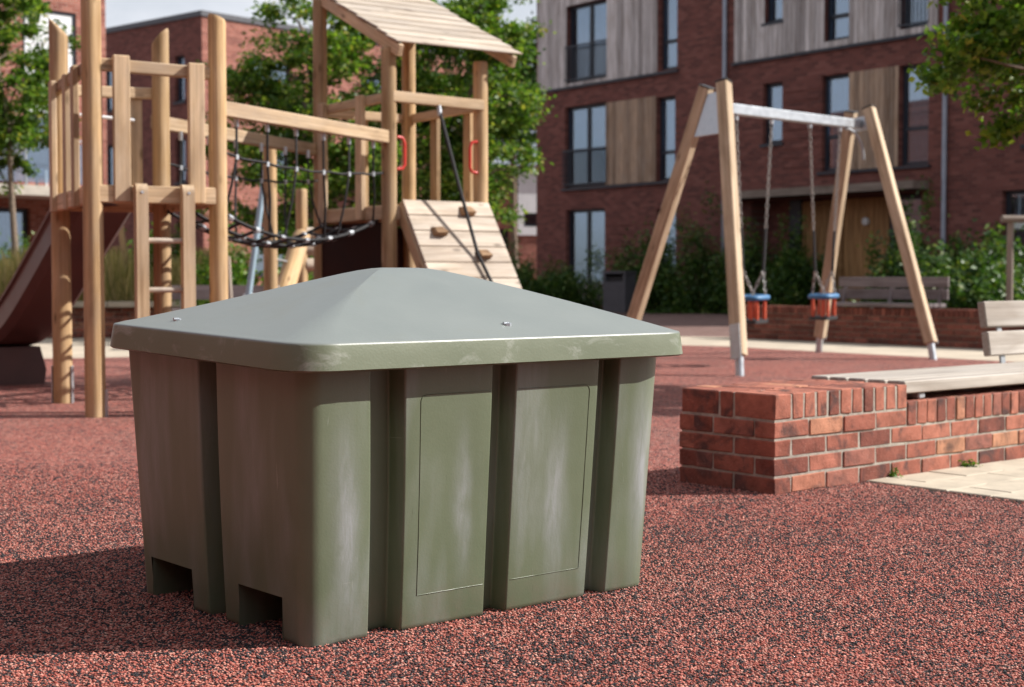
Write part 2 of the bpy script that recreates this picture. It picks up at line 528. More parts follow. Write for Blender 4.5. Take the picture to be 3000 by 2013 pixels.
GREEN = [(0, (.032, .078, .013)), (.35, (.070, .145, .022)), (.7, (.130, .220, .036)), (.93, (.22, .285, .056)), (1, (.36, .32, .07))]
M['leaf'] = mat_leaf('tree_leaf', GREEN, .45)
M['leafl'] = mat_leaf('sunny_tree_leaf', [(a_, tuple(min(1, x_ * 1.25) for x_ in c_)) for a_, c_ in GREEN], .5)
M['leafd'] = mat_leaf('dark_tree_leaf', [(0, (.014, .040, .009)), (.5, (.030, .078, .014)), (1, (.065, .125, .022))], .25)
M['shrub'] = mat_leaf('shrub_leaf', [(0, (.022, .058, .014)), (.5, (.056, .122, .025)), (.85, (.11, .185, .040)), (1, (.19, .22, .05))], .3)
M['shrubb'] = mat_leaf('bright_shrub_leaf', [(0, (.04, .10, .014)), (.6, (.10, .20, .028)), (1, (.20, .28, .045))], .35)
M['straw'] = mat_leaf('ornamental_grass', [(0, (.14, .17, .04)), (.35, (.30, .26, .10)), (1, (.52, .41, .23))], .3)

# ------------------------------------------------------------------ ground, paths, water-free setting
def sheet(name, poly, z, mat, kind='structure'):
    o = MB().add([(x, y, z) for x, y in poly], [tuple(range(len(poly)))]).build(name, mat)
    return tag(o, kind=kind)

ground = sheet('ground', [(-260, -40), (260, -40), (260, 420), (-260, 420)], -0.012, M['paving'])
path = sheet('path', [(-16, 14.6), (-9, 14.6), (-4.6, 15.6), (0, 18.2), (2.3, 18.8), (3.3, 17.6), (5.0, 15.3), (7.2, 12.4), (9.5, 12.6),
                      (7.6, 16.6), (6.0, 18.6), (3.25, 22.1), (1.0, 22.6), (-2.5, 22.2), (-8, 22.4), (-16, 22.4)], -0.006, M['sandpath'])
rubber = sheet('rubber_surface', [(-9, -3), (4.2, -3), (3.05, 4.13), (1.53, 6.33), (2.9, 7.5), (7.5, 11.4), (6.6, 13.4), (5.0, 15.75), (3.3, 18.1), (2.8, 18.9),
                                  (2.2, 19.3), (1.2, 19.3), (0, 18.8), (-2.2, 17.5), (-4.5, 16.25), (-7, 15.6), (-11, 15.4), (-11, -3)], 0.0, M['rubber'])

# loose looking granules of the rubber wearing course, near the camera
def granules():
    r = np.random.default_rng(21)
    g = .0078
    ys = np.arange(2.85, 7.0, g)
    P = []
    for y in ys:
        w = .36 * y + .12
        xs = np.arange(-w, w, g)
        keep = r.random(len(xs)) < min(1.0, max(0.0, (7.0 - y) / 2.2))
        xs = xs[keep]
        P.append(np.stack([xs, np.full(len(xs), y)], 1))
    P = np.concatenate(P)
    P += r.uniform(-.55, .55, P.shape) * g
    # not under the paving or the brick wall
    rel = P - np.array((1.053, 5.943))
    s_ = rel @ np.array((.765, .644)); v_ = rel @ np.array((-.644, .765))
    ok = ~((s_ > .0) & (v_ > 0) & (v_ < .52)) & ~((s_ > .60) & (v_ < .01))
    rb = P - np.array((-.473, 3.422))
    sb = rb @ np.array((.765, .644)); vb = rb @ np.array((-.644, .765))
    ok &= ~((sb > .06) & (sb < 1.12) & (vb > .08) & (vb < .82) & ~(sb < .35))
    P = P[ok]
    n_ = len(P)
    a = r.normal(.35, .9, n_)
    l = r.uniform(.0034, .0068, n_); w = r.uniform(.0022, .0036, n_); h = r.uniform(.0014, .0032, n_)
    z = r.uniform(.0002, .0022, n_)
    d = np.stack([np.cos(a), np.sin(a), r.normal(0, .18, n_)], 1)
    e_ = np.stack([-np.sin(a), np.cos(a), r.normal(0, .18, n_)], 1)
    c = np.stack([P[:, 0], P[:, 1], z], 1)
    up_ = np.array((0, 0, 1.0))[None, :]
    v = np.empty((n_, 6, 3))
    j = lambda: r.uniform(.75, 1.25, n_)[:, None]
    v[:, 0] = c + d * l[:, None] * j(); v[:, 1] = c + e_ * w[:, None] * j()
    v[:, 2] = c - d * l[:, None] * j(); v[:, 3] = c - e_ * w[:, None] * j()
    v[:, 4] = c + up_ * h[:, None] + d * (l * r.uniform(-.4, .4, n_))[:, None]
    v[:, 5] = c - up_ * h[:, None]
    tri = np.array([(0, 1, 4), (1, 2, 4), (2, 3, 4), (3, 0, 4), (1, 0, 5), (2, 1, 5), (3, 2, 5), (0, 3, 5)])
    F = (tri[None] + (np.arange(n_) * 6)[:, None, None]).reshape(-1)
    me = bpy.data.meshes.new('rubber_granules')
    me.vertices.add(n_ * 6); me.vertices.foreach_set('co', v.astype(np.float32).ravel())
    me.loops.add(len(F)); me.loops.foreach_set('vertex_index', F.astype(np.int32))
    me.polygons.add(len(F) // 3); me.polygons.foreach_set('loop_start', np.arange(0, len(F), 3, dtype=np.int32))
    me.update(calc_edges=True)
    me.shade_smooth()
    o = link('rubber_granules', me, M['granule'])
    tag(o, 'red and black rubber granules bonded into the playground surface', 'granules', kind='stuff')
granules()

U = Vector((.765, .644, 0)); V = Vector((-.644, .765, 0)); Zv = Vector((0, 0, 1))
def uv(o, s, v, z=0.0):
    return Vector((o[0], o[1], 0)) + U * s + V * v + Zv * z
MUV = Matrix((U, V, Zv)).transposed().to_4x4()
def muv(o, s, v, z=0.0, jit=0.0):
    m = MUV @ Matrix.Rotation(jit, 4, 'Z')
    m.translation = uv(o, s, v, z)
    return m

# pale slab paving to the right of the brick bench
C0 = (1.053, 5.943)
pav = sheet('paving', [tuple(uv(C0, s, v).xy) for s, v in ((.60, -.0), (.60, -3.2), (6.5, -3.2), (6.5, -.0))], 0.004, M['mortar'])
rng = random.Random(3)
slabs = [box_mesh('paving_slab', .296, .196, .05, .004, M['slab'], .0015, k) for k in range(4)]
n = 0
for r in range(15):
    for c in range(12):
        s = .60 + .15 + c * .3 + (0 if r % 2 else .15)
        v = -.102 - r * .20
        m = muv(C0, s, v, -.018 + rng.uniform(-.0015, .0015), rng.uniform(-.004, .004))
        link('paving_slab', slabs[rng.randrange(4)], None, pav, m)
half = box_mesh('paving_slab', .146, .196, .05, .004, M['slab'], .0015, 9)
for r in range(0, 15, 2):
    link('paving_slab', half, None, pav, muv(C0, .675, -.102 - r * .20, -.018))

# ------------------------------------------------------------------ grit bin
A0 = (-.473, 3.422)
binc = uv(A0, .590, .452)
grit = thing('grit_bin', binc, 'large olive green plastic grit bin with a low pyramid lid in the foreground', 'grit bin', rz=math.atan2(U.y, U.x))
BM = wmat(grit)

def fillet(pts, nseg=5):
    out = []
    N_ = len(pts)
    for i, (x, y, r) in enumerate(pts):
        p = Vector((x, y)); a = Vector(pts[i-1][:2]); b = Vector(pts[(i+1) % N_][:2])
        da = (a - p); db = (b - p)
        if r <= 0:
            out.append(p); continue
        ua, ub = da.normalized(), db.normalized()
        ang = ua.angle(ub)
        d = min(r / math.tan(ang / 2), da.length * .48, db.length * .48)
        rr = d * math.tan(ang / 2)
        c = p + (ua + ub).normalized() * (rr / math.sin(ang / 2))
        p0, p1 = p + ua * d, p + ub * d
        k = max(2, nseg if r < .03 else 9)
        a0 = math.atan2(p0.y - c.y, p0.x - c.x); a1 = math.atan2(p1.y - c.y, p1.x - c.x)
        while a1 - a0 > PI: a1 -= 2*PI
        while a1 - a0 < -PI: a1 += 2*PI
        for j in range(k + 1):
            t = a0 + (a1 - a0) * j / k
            out.append(Vector((c.x + rr*math.cos(t), c.y + rr*math.sin(t))))
    return out

BA, BB = .577, .421          # half sizes at the base
TA, TB = .604, .467          # half sizes under the lid
BH = .69
sx = lambda s: s - .590
vy = lambda v: v - .452
GD = .054
pts = []
R1, R2 = .125, .006
pts.append((-BA, -BB, R1))
for g0, g1 in ((.189, .285), (.548, .622), (.902, .976)):
    pts += [(sx(g0), -BB, R2), (sx(g0) + .006, -BB + GD, R2), (sx(g1) - .006, -BB + GD, R2), (sx(g1), -BB, R2)]
pts.append((BA, -BB, R1))
for g0, g1 in ((-.05, .04),):
    pts += [(BA, g0, R2), (BA - GD, g0 + .006, R2), (BA - GD, g1 - .006, R2), (BA, g1, R2)]
pts.append((BA, BB, R1))
for g0, g1 in ((.976, .902), (.622, .548), (.285, .189)):
    pts += [(sx(g0), BB, R2), (sx(g0) - .006, BB - GD, R2), (sx(g1) + .006, BB - GD, R2), (sx(g1), BB, R2)]
pts.append((-BA, BB, R1))
pk = [(.130, .335), (.572, .802)]       # fork pockets on the short side, in v
ins = []
ins += [(-BA, vy(.802), 0), (-BA, vy(.572), 0)]
ins += [(-BA, vy(.492), R2), (-BA + GD, vy(.486), R2), (-BA + GD, vy(.414), R2), (-BA, vy(.408), R2)]
ins += [(-BA, vy(.335), 0), (-BA, vy(.130), 0)]
pts += ins
per = fillet(pts)
# split long runs so that the walls can bow a little
per2 = []
for i, p in enumerate(per):
    q = per[(i + 1) % len(per)]
    per2.append(p)
    k = int((q - p).length / .05)
    for j in range(1, k + 1):
        per2.append(p.lerp(q, j / (k + 1)))
per = per2
PH = .108
zs = [0.0, .004, .014, PH] + [PH + (BH - PH) * k / 12 for k in range(1, 13)]
def inpocket(p):
    return p.x < -BA + .001 and any(vy(a) - .001 <= p.y <= vy(b) + .001 for a, b in pk)
vs, fs = [], []
n = len(per)
for zi, z in enumerate(zs):
    t = z / BH
    ins_ = .006 if zi == 0 else (.002 if zi == 1 else 0)
    for p in per:
        x = p.x * (1 + (TA / BA - 1) * t); y = p.y * (1 + (TB / BB - 1) * t)
        w = mnoise.noise(Vector((x * 2.3, y * 2.3, z * 1.9)))
        bul = .0035 * math.sin(PI * min(1, z / BH)) + .003 * w
        d = Vector((x / TA, y / TB)); 
        nx = (1 if abs(d.x) > abs(d.y) else 0) * (1 if x > 0 else -1); ny = (0 if nx else 1) * (1 if y > 0 else -1)
        if abs(d.x) > .86 and abs(d.y) > .80: nx = ny = 0
        vs.append((x + nx * (bul - ins_), y + ny * (bul - ins_), z))
for zi in range(len(zs) - 1):
    for k in range(n):
        k2 = (k + 1) % n
        if zi < 3 and inpocket(per[k]) and inpocket(per[k2]) and abs(per[k].y - per[k2].y) < .3:
            # both ends within the same pocket
            if any(vy(a) - .001 <= min(per[k].y, per[k2].y) and max(per[k].y, per[k2].y) <= vy(b) + .001 for a, b in pk):
                continue
        fs.append((zi*n + k, zi*n + k2, (zi+1)*n + k2, (zi+1)*n + k))
fs.append(tuple(reversed([(len(zs)-1)*n + k for k in range(n)])))
body = MB().add(vs, fs)
for a, b in pk:         # the tunnels the fork goes into
    x0, x1 = -BA - .004, BA - .1
    y0, y1 = vy(a), vy(b)
    body.add([(x0, y0, 0), (x0, y1, 0), (x0, y1, PH), (x0, y0, PH), (x1, y0, 0), (x1, y1, 0), (x1, y1, PH), (x1, y0, PH)],
             [(0, 4, 7, 3), (1, 2, 6, 5), (3, 7, 6, 2), (4, 5, 6, 7)])
o = body.build('body', M['bin'], grit, BM, smooth=40)

def rrect(a, b, r, nc=12, ns=12):
    out = []
    for cx, cy, a0 in ((a - r, b - r, 0), (-a + r, b - r, PI/2), (-a + r, -b + r, PI), (a - r, -b + r, 1.5*PI)):
        for k in range(nc + 1):
            t = a0 + PI/2 * k / nc
            out.append((cx + r*math.cos(t), cy + r*math.sin(t)))
        # straight run to next corner
        nx = {0: (-a + r, b), PI/2: (-a, -b + r), PI: (a - r, -b), 1.5*PI: (a, b - r)}[a0]
        p = out[-1]
        for k in range(1, ns):
            out.append((p[0] + (nx[0]-p[0]) * k/ns, p[1] + (nx[1]-p[1]) * k/ns))
    return out

LA, LB, LR = .662, .522, .120
RZ0, RZ1 = .655, .722
prof = [(-.022, RZ0 + .035), (-.020, RZ0 + .002), (-.006, RZ0 - .001), (0, RZ0 + .003), (-.0035, RZ0 + .03), (-.008, RZ1 - .008), (-.009, RZ1 - .004), (-.012, RZ1 - .0008), (-.020, RZ1 + .001)]
rings = []
for off, z in prof:
    rings.append(([(x, y) for x, y in rrect(LA + off, LB + off, LR + off)], z))
base_a, base_b, base_r = LA - .020, LB - .020, LR - .020
RISE = .176
e = .10
for k in [.97, .93, .88, .82, .75, .67, .58, .49, .40, .31, .23, .16, .10, .05, .012]:
    h = 1 - (math.sqrt(k*k + e*e) - e) / (math.sqrt(1 + e*e) - e)
    ridge = .05 * (1 - k)
    rings.append((rrect(base_a * k + ridge, base_b * k, base_r * k ** 2.6), RZ1 + .001 + RISE * h))
vs, fs = [], []
n = len(rings[0][0])
for ring, z in rings:
    for x, y in ring:
        # the lid has warped up slightly at its far left corner
        wl = max(0, (-x / LA + .3) / 1.3) * max(0, (y / LB + 1) / 2)
        vs.append((x, y, z + .028 * wl * (1 if z < RZ1 + .01 else max(0, 1 - (z - RZ1) / .15))))
for i in range(len(rings) - 1):
    for k in range(n):
        fs.append((i*n + k, i*n + (k+1) % n, (i+1)*n + (k+1) % n, (i+1)*n + k))
fs.append(tuple((len(rings)-1)*n + k for k in range(n)))
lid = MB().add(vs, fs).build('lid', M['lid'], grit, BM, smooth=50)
tag(lid, 'shallow hipped lid of the grit bin, its top coloured grey-blue for sky reflection')
# two rivets pressed through the lid
def lidz(x, y):
    k = max(abs(x) / base_a, abs(y) / base_b)
    h = 1 - (math.sqrt(k*k + e*e) - e) / (math.sqrt(1 + e*e) - e)
    z_ = RZ1 + .001 + RISE * h
    wl = max(0, (-x / LA + .3) / 1.3) * max(0, (y / LB + 1) / 2)
    return z_ + .028 * wl * (1 if z_ < RZ1 + .01 else max(0, 1 - (z_ - RZ1) / .15))
for x, y in ((.028, -.432), (-.575, .205)):
    sc = MB()
    z = lidz(x, y)
    sc.tube([(x, y, z - .006), (x, y, z + .003), (x, y, z + .005)], [.012, .012, .007], 8)
    sc.box(x - .012, x + .004, y - .003, y + .003, z + .003, z + .007)
    sc.build('rivet', M['steel'], lid, BM, smooth=30)
# raised outline moulded round the label area of the long side
def facep(s, z, out=0.0):
    t = z / BH
    x = sx(s) * (1 + (TA / BA - 1) * t); y = -BB * (1 + (TB / BB - 1) * t)
    w = mnoise.noise(Vector((x * 2.3, y * 2.3, z * 1.9)))
    return Vector((x, y - .0035 * math.sin(PI * z / BH) - .003 * w - out, z))
def outline(pth):
    mb = MB()
    P = []
    for (s0, z0), (s1, z1) in zip(pth, pth[1:]):
        k = max(2, int(max(abs(s1 - s0), abs(z1 - z0)) / .03))
        for j in range(k): P.append(facep(s0 + (s1 - s0) * j / k, z0 + (z1 - z0) * j / k, .0006))
    P.append(facep(*pth[-1], .0006))
    mb.tube(P, .0010, 6)
    return mb
for pth in ([(.540, .585), (.345, .585), (.335, .580), (.331, .570), (.331, .085), (.540, .085)],
            [(.632, .585), (.858, .585), (.868, .580), (.872, .570), (.872, .085), (.632, .085)]):
    outline(pth).build('moulded_outline', M['bin'], grit, BM, smooth=60)

# ------------------------------------------------------------------ brick bench wall in the middle distance
wall = thing('brick_bench_wall', (C0[0], C0[1], 0), 'low red brick bench wall with a raised end pier beside the grit bin', 'brick wall', rz=math.atan2(U.y, U.x))
WW = .52
core = MB()
core.box(.0045, .884, .0045, WW - .008, -.05, .3995)
core.box(.885, 5.2, .0045, WW - .008, -.05, .3245)
core.build('mortar_core', M['mortar'], wall, wmat(wall))
rng = random.Random(11)
BL, BWD, BHT, J = .215, .1025, .065, .010
bricks_long = [box_mesh('brick', BL, BWD, BHT, .0032, M['brick'], .0026, k) for k in range(5)]
bricks_half = [box_mesh('brick', BWD, BWD, BHT, .0032, M['brick'], .0026, k) for k in range(3)]
bricks_edge = [box_mesh('brick', BHT, BL, BWD, .0032, M['brick'], .0026, k) for k in range(5)]
bricks_edge2 = [box_mesh('brick', BHT, BWD, BWD, .0032, M['brick'], .0026, k) for k in range(3)]
bricks_cap = [box_mesh('brick', BL, BWD, BWD, .005, M['brick'], .0022, k) for k in range(3)]
def put(meshes, s, v, z, rot=0.0):
    m = MUV @ Matrix.Rotation(rot + rng.uniform(-.004, .004), 4, 'Z')
    m.translation = uv(C0, s, v + rng.uniform(-.0015, .0015), z + rng.uniform(-.001, .001))
    link('brick', rng.choice(meshes), None, wall, m)
for c in range(4):
    z = .0325 + c * .075
    top_here = 5.1 if c < 3 else .89
    # long face
    s = 0.0
    first = True
    while s < min(top_here, 3.9):
        if first and c % 2 == 0:
            s += BWD + J        # the corner brick lies the other way
        else:
            if s + BL > top_here + .06:
                break
            put(bricks_long, s + BL / 2, BWD / 2, z); s += BL + J
        first = False
    # end face (runs along V)
    v = BWD + J
    if c % 2 == 0:
        put(bricks_long, BWD / 2, BL / 2, z, PI / 2); v = BL + J
        while v + .06 < WW:
            if v + BL <= WW + .02: put(bricks_long, BWD / 2, v + BL / 2, z, PI / 2); v += BL + J
            else: put(bricks_half, BWD / 2, min(v + BWD / 2, WW - BWD / 2), z, PI / 2); v += BWD + J
    else:
        while v + .06 < WW:
            if v + BL <= WW + .02: put(bricks_long, BWD / 2, v + BL / 2, z, PI / 2); v += BL + J
            else: put(bricks_half, BWD / 2, min(v + BWD / 2, WW - BWD / 2), z, PI / 2); v += BWD + J
# brick-on-edge tops
def topping(s0, n_, zc, pitch=.075):
    s = s0
    for _ in range(n_):
        o1 = 0.0
        put(bricks_edge, s + BHT/2, BL/2 + o1, zc)
        put(bricks_edge, s + BHT/2, BL + J + BL/2, zc)
        put(bricks_edge2, s + BHT/2, 2*(BL + J) + .035, zc)
        s += pitch
zt = .30 + BWD/2
put(bricks_cap, BWD/2 + .002, BL/2, zt, PI/2)
put(bricks_edge2, BWD/2, BL + J + BHT/2, zt, PI/2)
put(bricks_cap, BWD/2 + .002, BL + J + BHT + J + BL/2, zt, PI/2)
topping(.1145, 10, zt, .0789)
topping(.900, 44, .225 + BWD/2)

# slatted seat and back rest on that wall
seat = thing('slatted_bench', uv(C0, .9, .02, .33), 'pale weathered timber slat bench fixed on the near brick wall', 'bench', rz=math.atan2(U.y, U.x))
for k in range(5):
    v = .012 + .052 + k * .106
    beam('seat_slat', uv(C0, .897, v, .388), uv(C0, 4.6, v, .388), .094, .055, M['bench'], seat, bev=.005)
for s in (1.05, 2.2, 3.4):
    beam('bearer', uv(C0, s, .03, .345), uv(C0, s, .52, .345), .05, .03, M['steelgrey'], seat)
lean = V * .10
for s in (2.50, 3.55, 4.4):
    beam('back_bracket', uv(C0, s, .515, .36), uv(C0, s, .575, .745), .05, .012, M['steelgrey'], seat, up=tuple(V))
for z0, z1 in ((.455, .585), (.605, .745)):
    zc = (z0 + z1) / 2
    vv = .525 + (zc - .42) * .16
    m = frame(uv(C0, 2.36, vv, zc), uv(C0, 4.6, vv, zc), tuple(Zv + V * .16))
    link('back_board', box_mesh('back_board', 2.24, .045, z1 - z0, .006, M['bench']), None, seat, m)

# weeds at the foot of the wall
def leafcloud(centers, lens, wid, seed, up=.4, fold=0.0):
    """many small leaf quads as one mesh; centers (n,3)"""
    r = np.random.default_rng(seed)
    n_ = len(centers)
    nz = r.normal(size=(n_, 3)); nz[:, 2] = np.abs(nz[:, 2]) + up
    nz /= np.linalg.norm(nz, axis=1)[:, None]
    a = r.normal(size=(n_, 3)); a -= nz * (a * nz).sum(1)[:, None]
    a /= np.linalg.norm(a, axis=1)[:, None]
    b = np.cross(nz, a)
    l = (lens * r.uniform(.65, 1.25, n_))[:, None] / 2
    w = (wid * r.uniform(.7, 1.2, n_))[:, None] / 2
    v = np.empty((n_, 4, 3))
    v[:, 0] = centers - a * l
    v[:, 1] = centers + b * w + nz * w * .25
    v[:, 2] = centers + a * l - nz * l * .25
    v[:, 3] = centers - b * w + nz * w * .25
    return v.reshape(-1, 3)
def quads_mesh(name, v):
    n_ = len(v) // 4
    me = bpy.data.meshes.new(name)
    me.vertices.add(n_ * 4); me.vertices.foreach_set('co', v.astype(np.float32).ravel())
    me.loops.add(n_ * 4); me.loops.foreach_set('vertex_index', np.arange(n_ * 4, dtype=np.int32))
    me.polygons.add(n_)
    me.polygons.foreach_set('loop_start', np.arange(0, n_ * 4, 4, dtype=np.int32))
    me.update(calc_edges=True)
    return me
for (s, v, nn, sp, lab) in ((1.33, -.03, 60, .02, 'small tuft of green weed growing at the foot of the brick bench wall'),
                            (.78, -.02, 26, .015, 'tiny yellowish weed in the joint where rubber meets paving')):
    c = uv(C0, s, v, .015)
    r = np.random.default_rng(int(s * 100))
    P = np.array(c)[None, :] + r.normal(size=(nn, 3)) * np.array((sp, sp, .012))
    P[:, 2] = np.abs(P[:, 2] - .01) + .008
    o = link('weed', quads_mesh('weed', leafcloud(P, .03, .012, 4) - np.array(c)), M['shrubb'], None, Matrix.Translation(c))
    tag(o, lab, 'weed')

# ------------------------------------------------------------------ open play tower on the left
P1 = Vector((-2.61, 9.30, 0)); P2 = Vector((-3.13, 10.35, 0)); P3 = Vector((-1.90, 9.65, 0)); P4 = Vector((-2.50, 10.65, 0))
tower = thing('play_tower', (P1 + P2 + P3 + P4) / 4, 'open timber play tower with round posts, deck and ladder, left of the grit bin', 'play tower')
def up(p, z): return Vector((p.x, p.y, z))
def sp_post(name, p, h, r, parent, cut=0.0, cd=0.0, seed=0):
    return log(name, up(p, -.05), up(p, h), r, r * .96, M['post'], parent, cut, cd, seed=seed)
sp_post('post', P1, 2.62, .0635, tower, .012, .4, 1)
p2o = sp_post('post', P2, 2.60, .066, tower, -.055, PI * 1.0, 2)
sp_post('post', P3, 2.545, .060, tower, .02, .5, 3)
sp_post('post', P4, 2.585, .063, tower, .055, PI * 1.0, 4)
fr = (P3 - P1).normalized(); fo = Vector((fr.y, -fr.x, 0))          # along the front, outwards
sd = (P2 - P1).normalized(); so_ = Vector((-sd.y, sd.x, 0)) ; so_ = so_ if so_.x < 0 else -so_
for s_ in (-1, 1):
    beam('post_bracket', up(P2 + Vector((.068 * s_, -.01, 0)), -.02), up(P2 + Vector((.068 * s_, -.01, 0)), .26), .05, .007, M['steel'], tower, up=(1, 0, 0), bev=.001)
beam('post_bracket', up(P1 + Vector((.066, .01, 0)), -.02), up(P1 + Vector((.066, .01, 0)), .17), .05, .007, M['steel'], tower, up=(1, 0, 0), bev=.001)
def lerp(a, b, t): return a + (b - a) * t
# deck
for k in range(7):
    t = (k + .5) / 7
    beam('deck_plank', up(lerp(P1, P2, t) - fr * .05, 1.425), up(lerp(P3, P4, t) + fr * .05, 1.425), .145, .035, M['plank'], tower, bev=.004)
beam('deck_beam', up(P1, 1.395) + fo * .03, up(P3, 1.395) + fo * .03, .045, .11, M['plank'], tower)
beam('deck_beam', up(P2, 1.385) - fo * .03, up(P4, 1.385) - fo * .03, .045, .10, M['plank'], tower)
beam('deck_beam', up(P1, 1.385) + so_ * .03, up(P2, 1.385) + so_ * .03, .045, .11, M['plank'], tower)
beam('deck_beam', up(P3, 1.385) - so_ * .03, up(P4, 1.385) - so_ * .03, .045, .10, M['plank'], tower)
# rails
beam('top_rail', up(P1, 2.20) + fo * .0, up(P3, 2.18) + fo * .0, .045, .078, M['plank'], tower)
beam('top_rail', up(P2, 2.17) - fo * .03, up(lerp(P2, P4, .93), 2.18) - fo * .03, .045, .078, M['plank'], tower)
beam('top_rail', up(P1, 2.18) + so_ * .02, up(P2, 2.17) + so_ * .02, .045, .078, M['plank'], tower)
# upright boards
for t in (.225, .775):
    p = lerp(P1, P3, t) + fo * .048
    if t > .7: p = lerp(P1, P3, .81) + fo * .048
    else: p = lerp(P1, P3, .215) + fo * .048
    beam('upright_board', up(p, 1.345), up(p, 2.255 if t < .5 else 2.235), .103, .045, M['plank'], tower, up=tuple(fo))
for t, off in ((.90, .065), (.55, .045), (.20, .065)):
    p = lerp(P1, P2, t) + so_ * off
    beam('upright_board', up(p, 1.32), up(p, 2.21), .10, .04, M['plank'], tower, up=tuple(so_))
p = lerp(P2, P4, .75) - fo * .055
beam('upright_board', up(p, 1.38), up(p, 2.14), .105, .045, M['plank'], tower, up=tuple(fo))
gb = MB().tube([up(lerp(P2, P4, .2) - fo * .02, 2.005), up(lerp(P2, P4, .74) - fo * .02, 1.985)], .013, 8)
gb.build('grab_bar', M['white'], tower, wmat(tower).inverted() @ wmat(tower) if False else Matrix(), smooth=40)
bo = MB().tube([up(P1 + fr * .2 + fo * .0, 1.47), up(P1 + fr * .2, 1.50)], .018, 8).build('bolt', M['steel'], tower, Matrix(), smooth=30)
# ladder
lad = None
lrails = []
for i, t in enumerate((.345, .715)):
    p = lerp(P1, P3, t) + fo * .105
    m = frame(up(p, .07), up(p, 1.46), tuple(fo))
    mb = bmesh.new(); bmesh.ops.create_cube(mb, size=1); bmesh.ops.scale(mb, vec=(1.39, .075, .085), verts=mb.verts)
    ed = [e_ for e_ in mb.edges if all(v_.co.x > .6 and v_.co.z > 0 for v_ in e_.verts)]
    bmesh.ops.bevel(mb, geom=ed, offset=.05, segments=5, affect='EDGES', profile=.5)
    me = bpy.data.meshes.new('ladder_rail'); mb.to_mesh(me); mb.free()
    lo = link('ladder_rail', me, M['plank'], tower, m); lrails.append((p, lo))
    MB().tube([up(p, 1.405) + fo * .036, up(p, 1.405) + fo * .046], .009, 8).build('screw', M['steel'], lo, Matrix(), smooth=30)
for z in (1.105, .795, .475, .16):
    a, b = lrails[0][0], lrails[1][0]
    MB().tube([up(a + fr * .03, z), up((a + b) / 2, z), up(b - fr * .03, z)], .018, 10).build('rung', M['pale'], tower, Matrix(), smooth=40)

# ------------------------------------------------------------------ slide
sd_d = Vector((-.6, .8, 0)); sd_w = Vector((.8, .6, 0))
s0 = Vector((-3.10, 10.47, 0))
slide = thing('slide', (-3.55, 11.3, 0), 'brown plastic slide running down from the open play tower, at the left edge', 'slide')
def slz(l):
    z = 1.36 - .60 * l
    lo = .355
    k = .12
    return lo + k * math.log(1 + math.exp((z - lo) / k))
prof_w = [(-.035, .17), (0.0, .175), (.012, .16), (.03, .02), (.07, -.02), (.38, -.02), (.42, .02), (.438, .16), (.45, .175), (.485, .17), (.48, .15), (.462, .14), (.455, -.01), (.40, -.06), (.05, -.06), (-.004, -.01), (-.012, .14), (-.032, .15)]
Ls = [-.12 + 2.6 * k / 26 for k in range(27)]
vs, fs = [], []
n = len(prof_w)
for l in Ls:
    c = s0 + sd_d * l
    th = math.atan((slz(l + .01) - slz(l - .01)) / .02)
    nrm = Zv * math.cos(th) - sd_d * math.sin(th)
    for w, h in prof_w:
        vs.append(c + sd_w * w + Zv * slz(l) + nrm * h)
for i in range(len(Ls) - 1):
    for k in range(n):
        fs.append((i*n + k, (i+1)*n + k, (i+1)*n + (k+1) % n, i*n + (k+1) % n))
fs.append(tuple(range(n))); fs.append(tuple(reversed([(len(Ls)-1)*n + k for k in range(n)])))
MB().add(vs, fs).build('chute', M['brown'], slide, Matrix(), smooth=35)
ft = MB()
for l in (1.85, 2.15):
    c = s0 + sd_d * l
    ft.add([c + sd_w * .0 + Zv * -.02, c + sd_w * .45 + Zv * -.02, c + sd_w * .47 + Zv * .12, c + sd_w * .42 + Zv * .31, c + sd_w * .03 + Zv * .31, c + sd_w * -.02 + Zv * .12], [])
ft.f = [(0, 1, 2, 3, 4, 5), (11, 10, 9, 8, 7, 6)] + [(i, i + 6, (i+1) % 6 + 6, (i+1) % 6) for i in range(6)]
ft.build('foot', M['brown'], slide, Matrix(), smooth=30)

# ------------------------------------------------------------------ roofed play tower
Q1 = Vector((-.958, 11.65, 0)); Q2 = Vector((-1.617, 12.62, 0)); Q4 = Vector((-.255, 12.15, 0)); Q3 = Vector((-.905, 13.12, 0))
rt = thing('roofed_play_tower', (Q1 + Q2 + Q3 + Q4) / 4, 'timber play tower with a sloping plank roof and a climbing ramp, behind the grit bin', 'play tower')
qf = (Q4 - Q1).normalized(); qb = (Q2 - Q1).normalized(); qo = -qb
ql = -qf
for i, (q, h) in enumerate(((Q1, 2.66), (Q2, 3.20), (Q3, 3.18), (Q4, 2.62))):
    sp_post('post', q, h, .062, rt, .0, 0, 20 + i)
for k in range(8):
    t = (k + .5) / 8
    beam('deck_plank', up(lerp(Q1, Q2, t) - qf * .02, 1.425), up(lerp(Q4, Q3, t) + qf * .02, 1.425), .14, .035, M['plank'], rt, bev=.004)
beam('deck_beam', up(Q1, 1.38) + ql * .03, up(Q2, 1.38) + ql * .03, .045, .11, M['plank'], rt)
beam('deck_beam', up(Q4, 1.38) - ql * .03, up(Q3, 1.38) - ql * .03, .045, .11, M['plank'], rt)
beam('deck_beam', up(Q2, 1.38) + qb * .03, up(Q3, 1.38) + qb * .03, .045, .11, M['plank'], rt)
beam('deck_beam', up(Q1, 1.38) - qb * .02, up(Q4, 1.38) - qb * .02, .045, .11, M['plank'], rt)
beam('top_rail', up(Q1, 2.28) - qb * .04, up(Q4, 2.265) - qb * .04, .045, .085, M['plank'], rt)
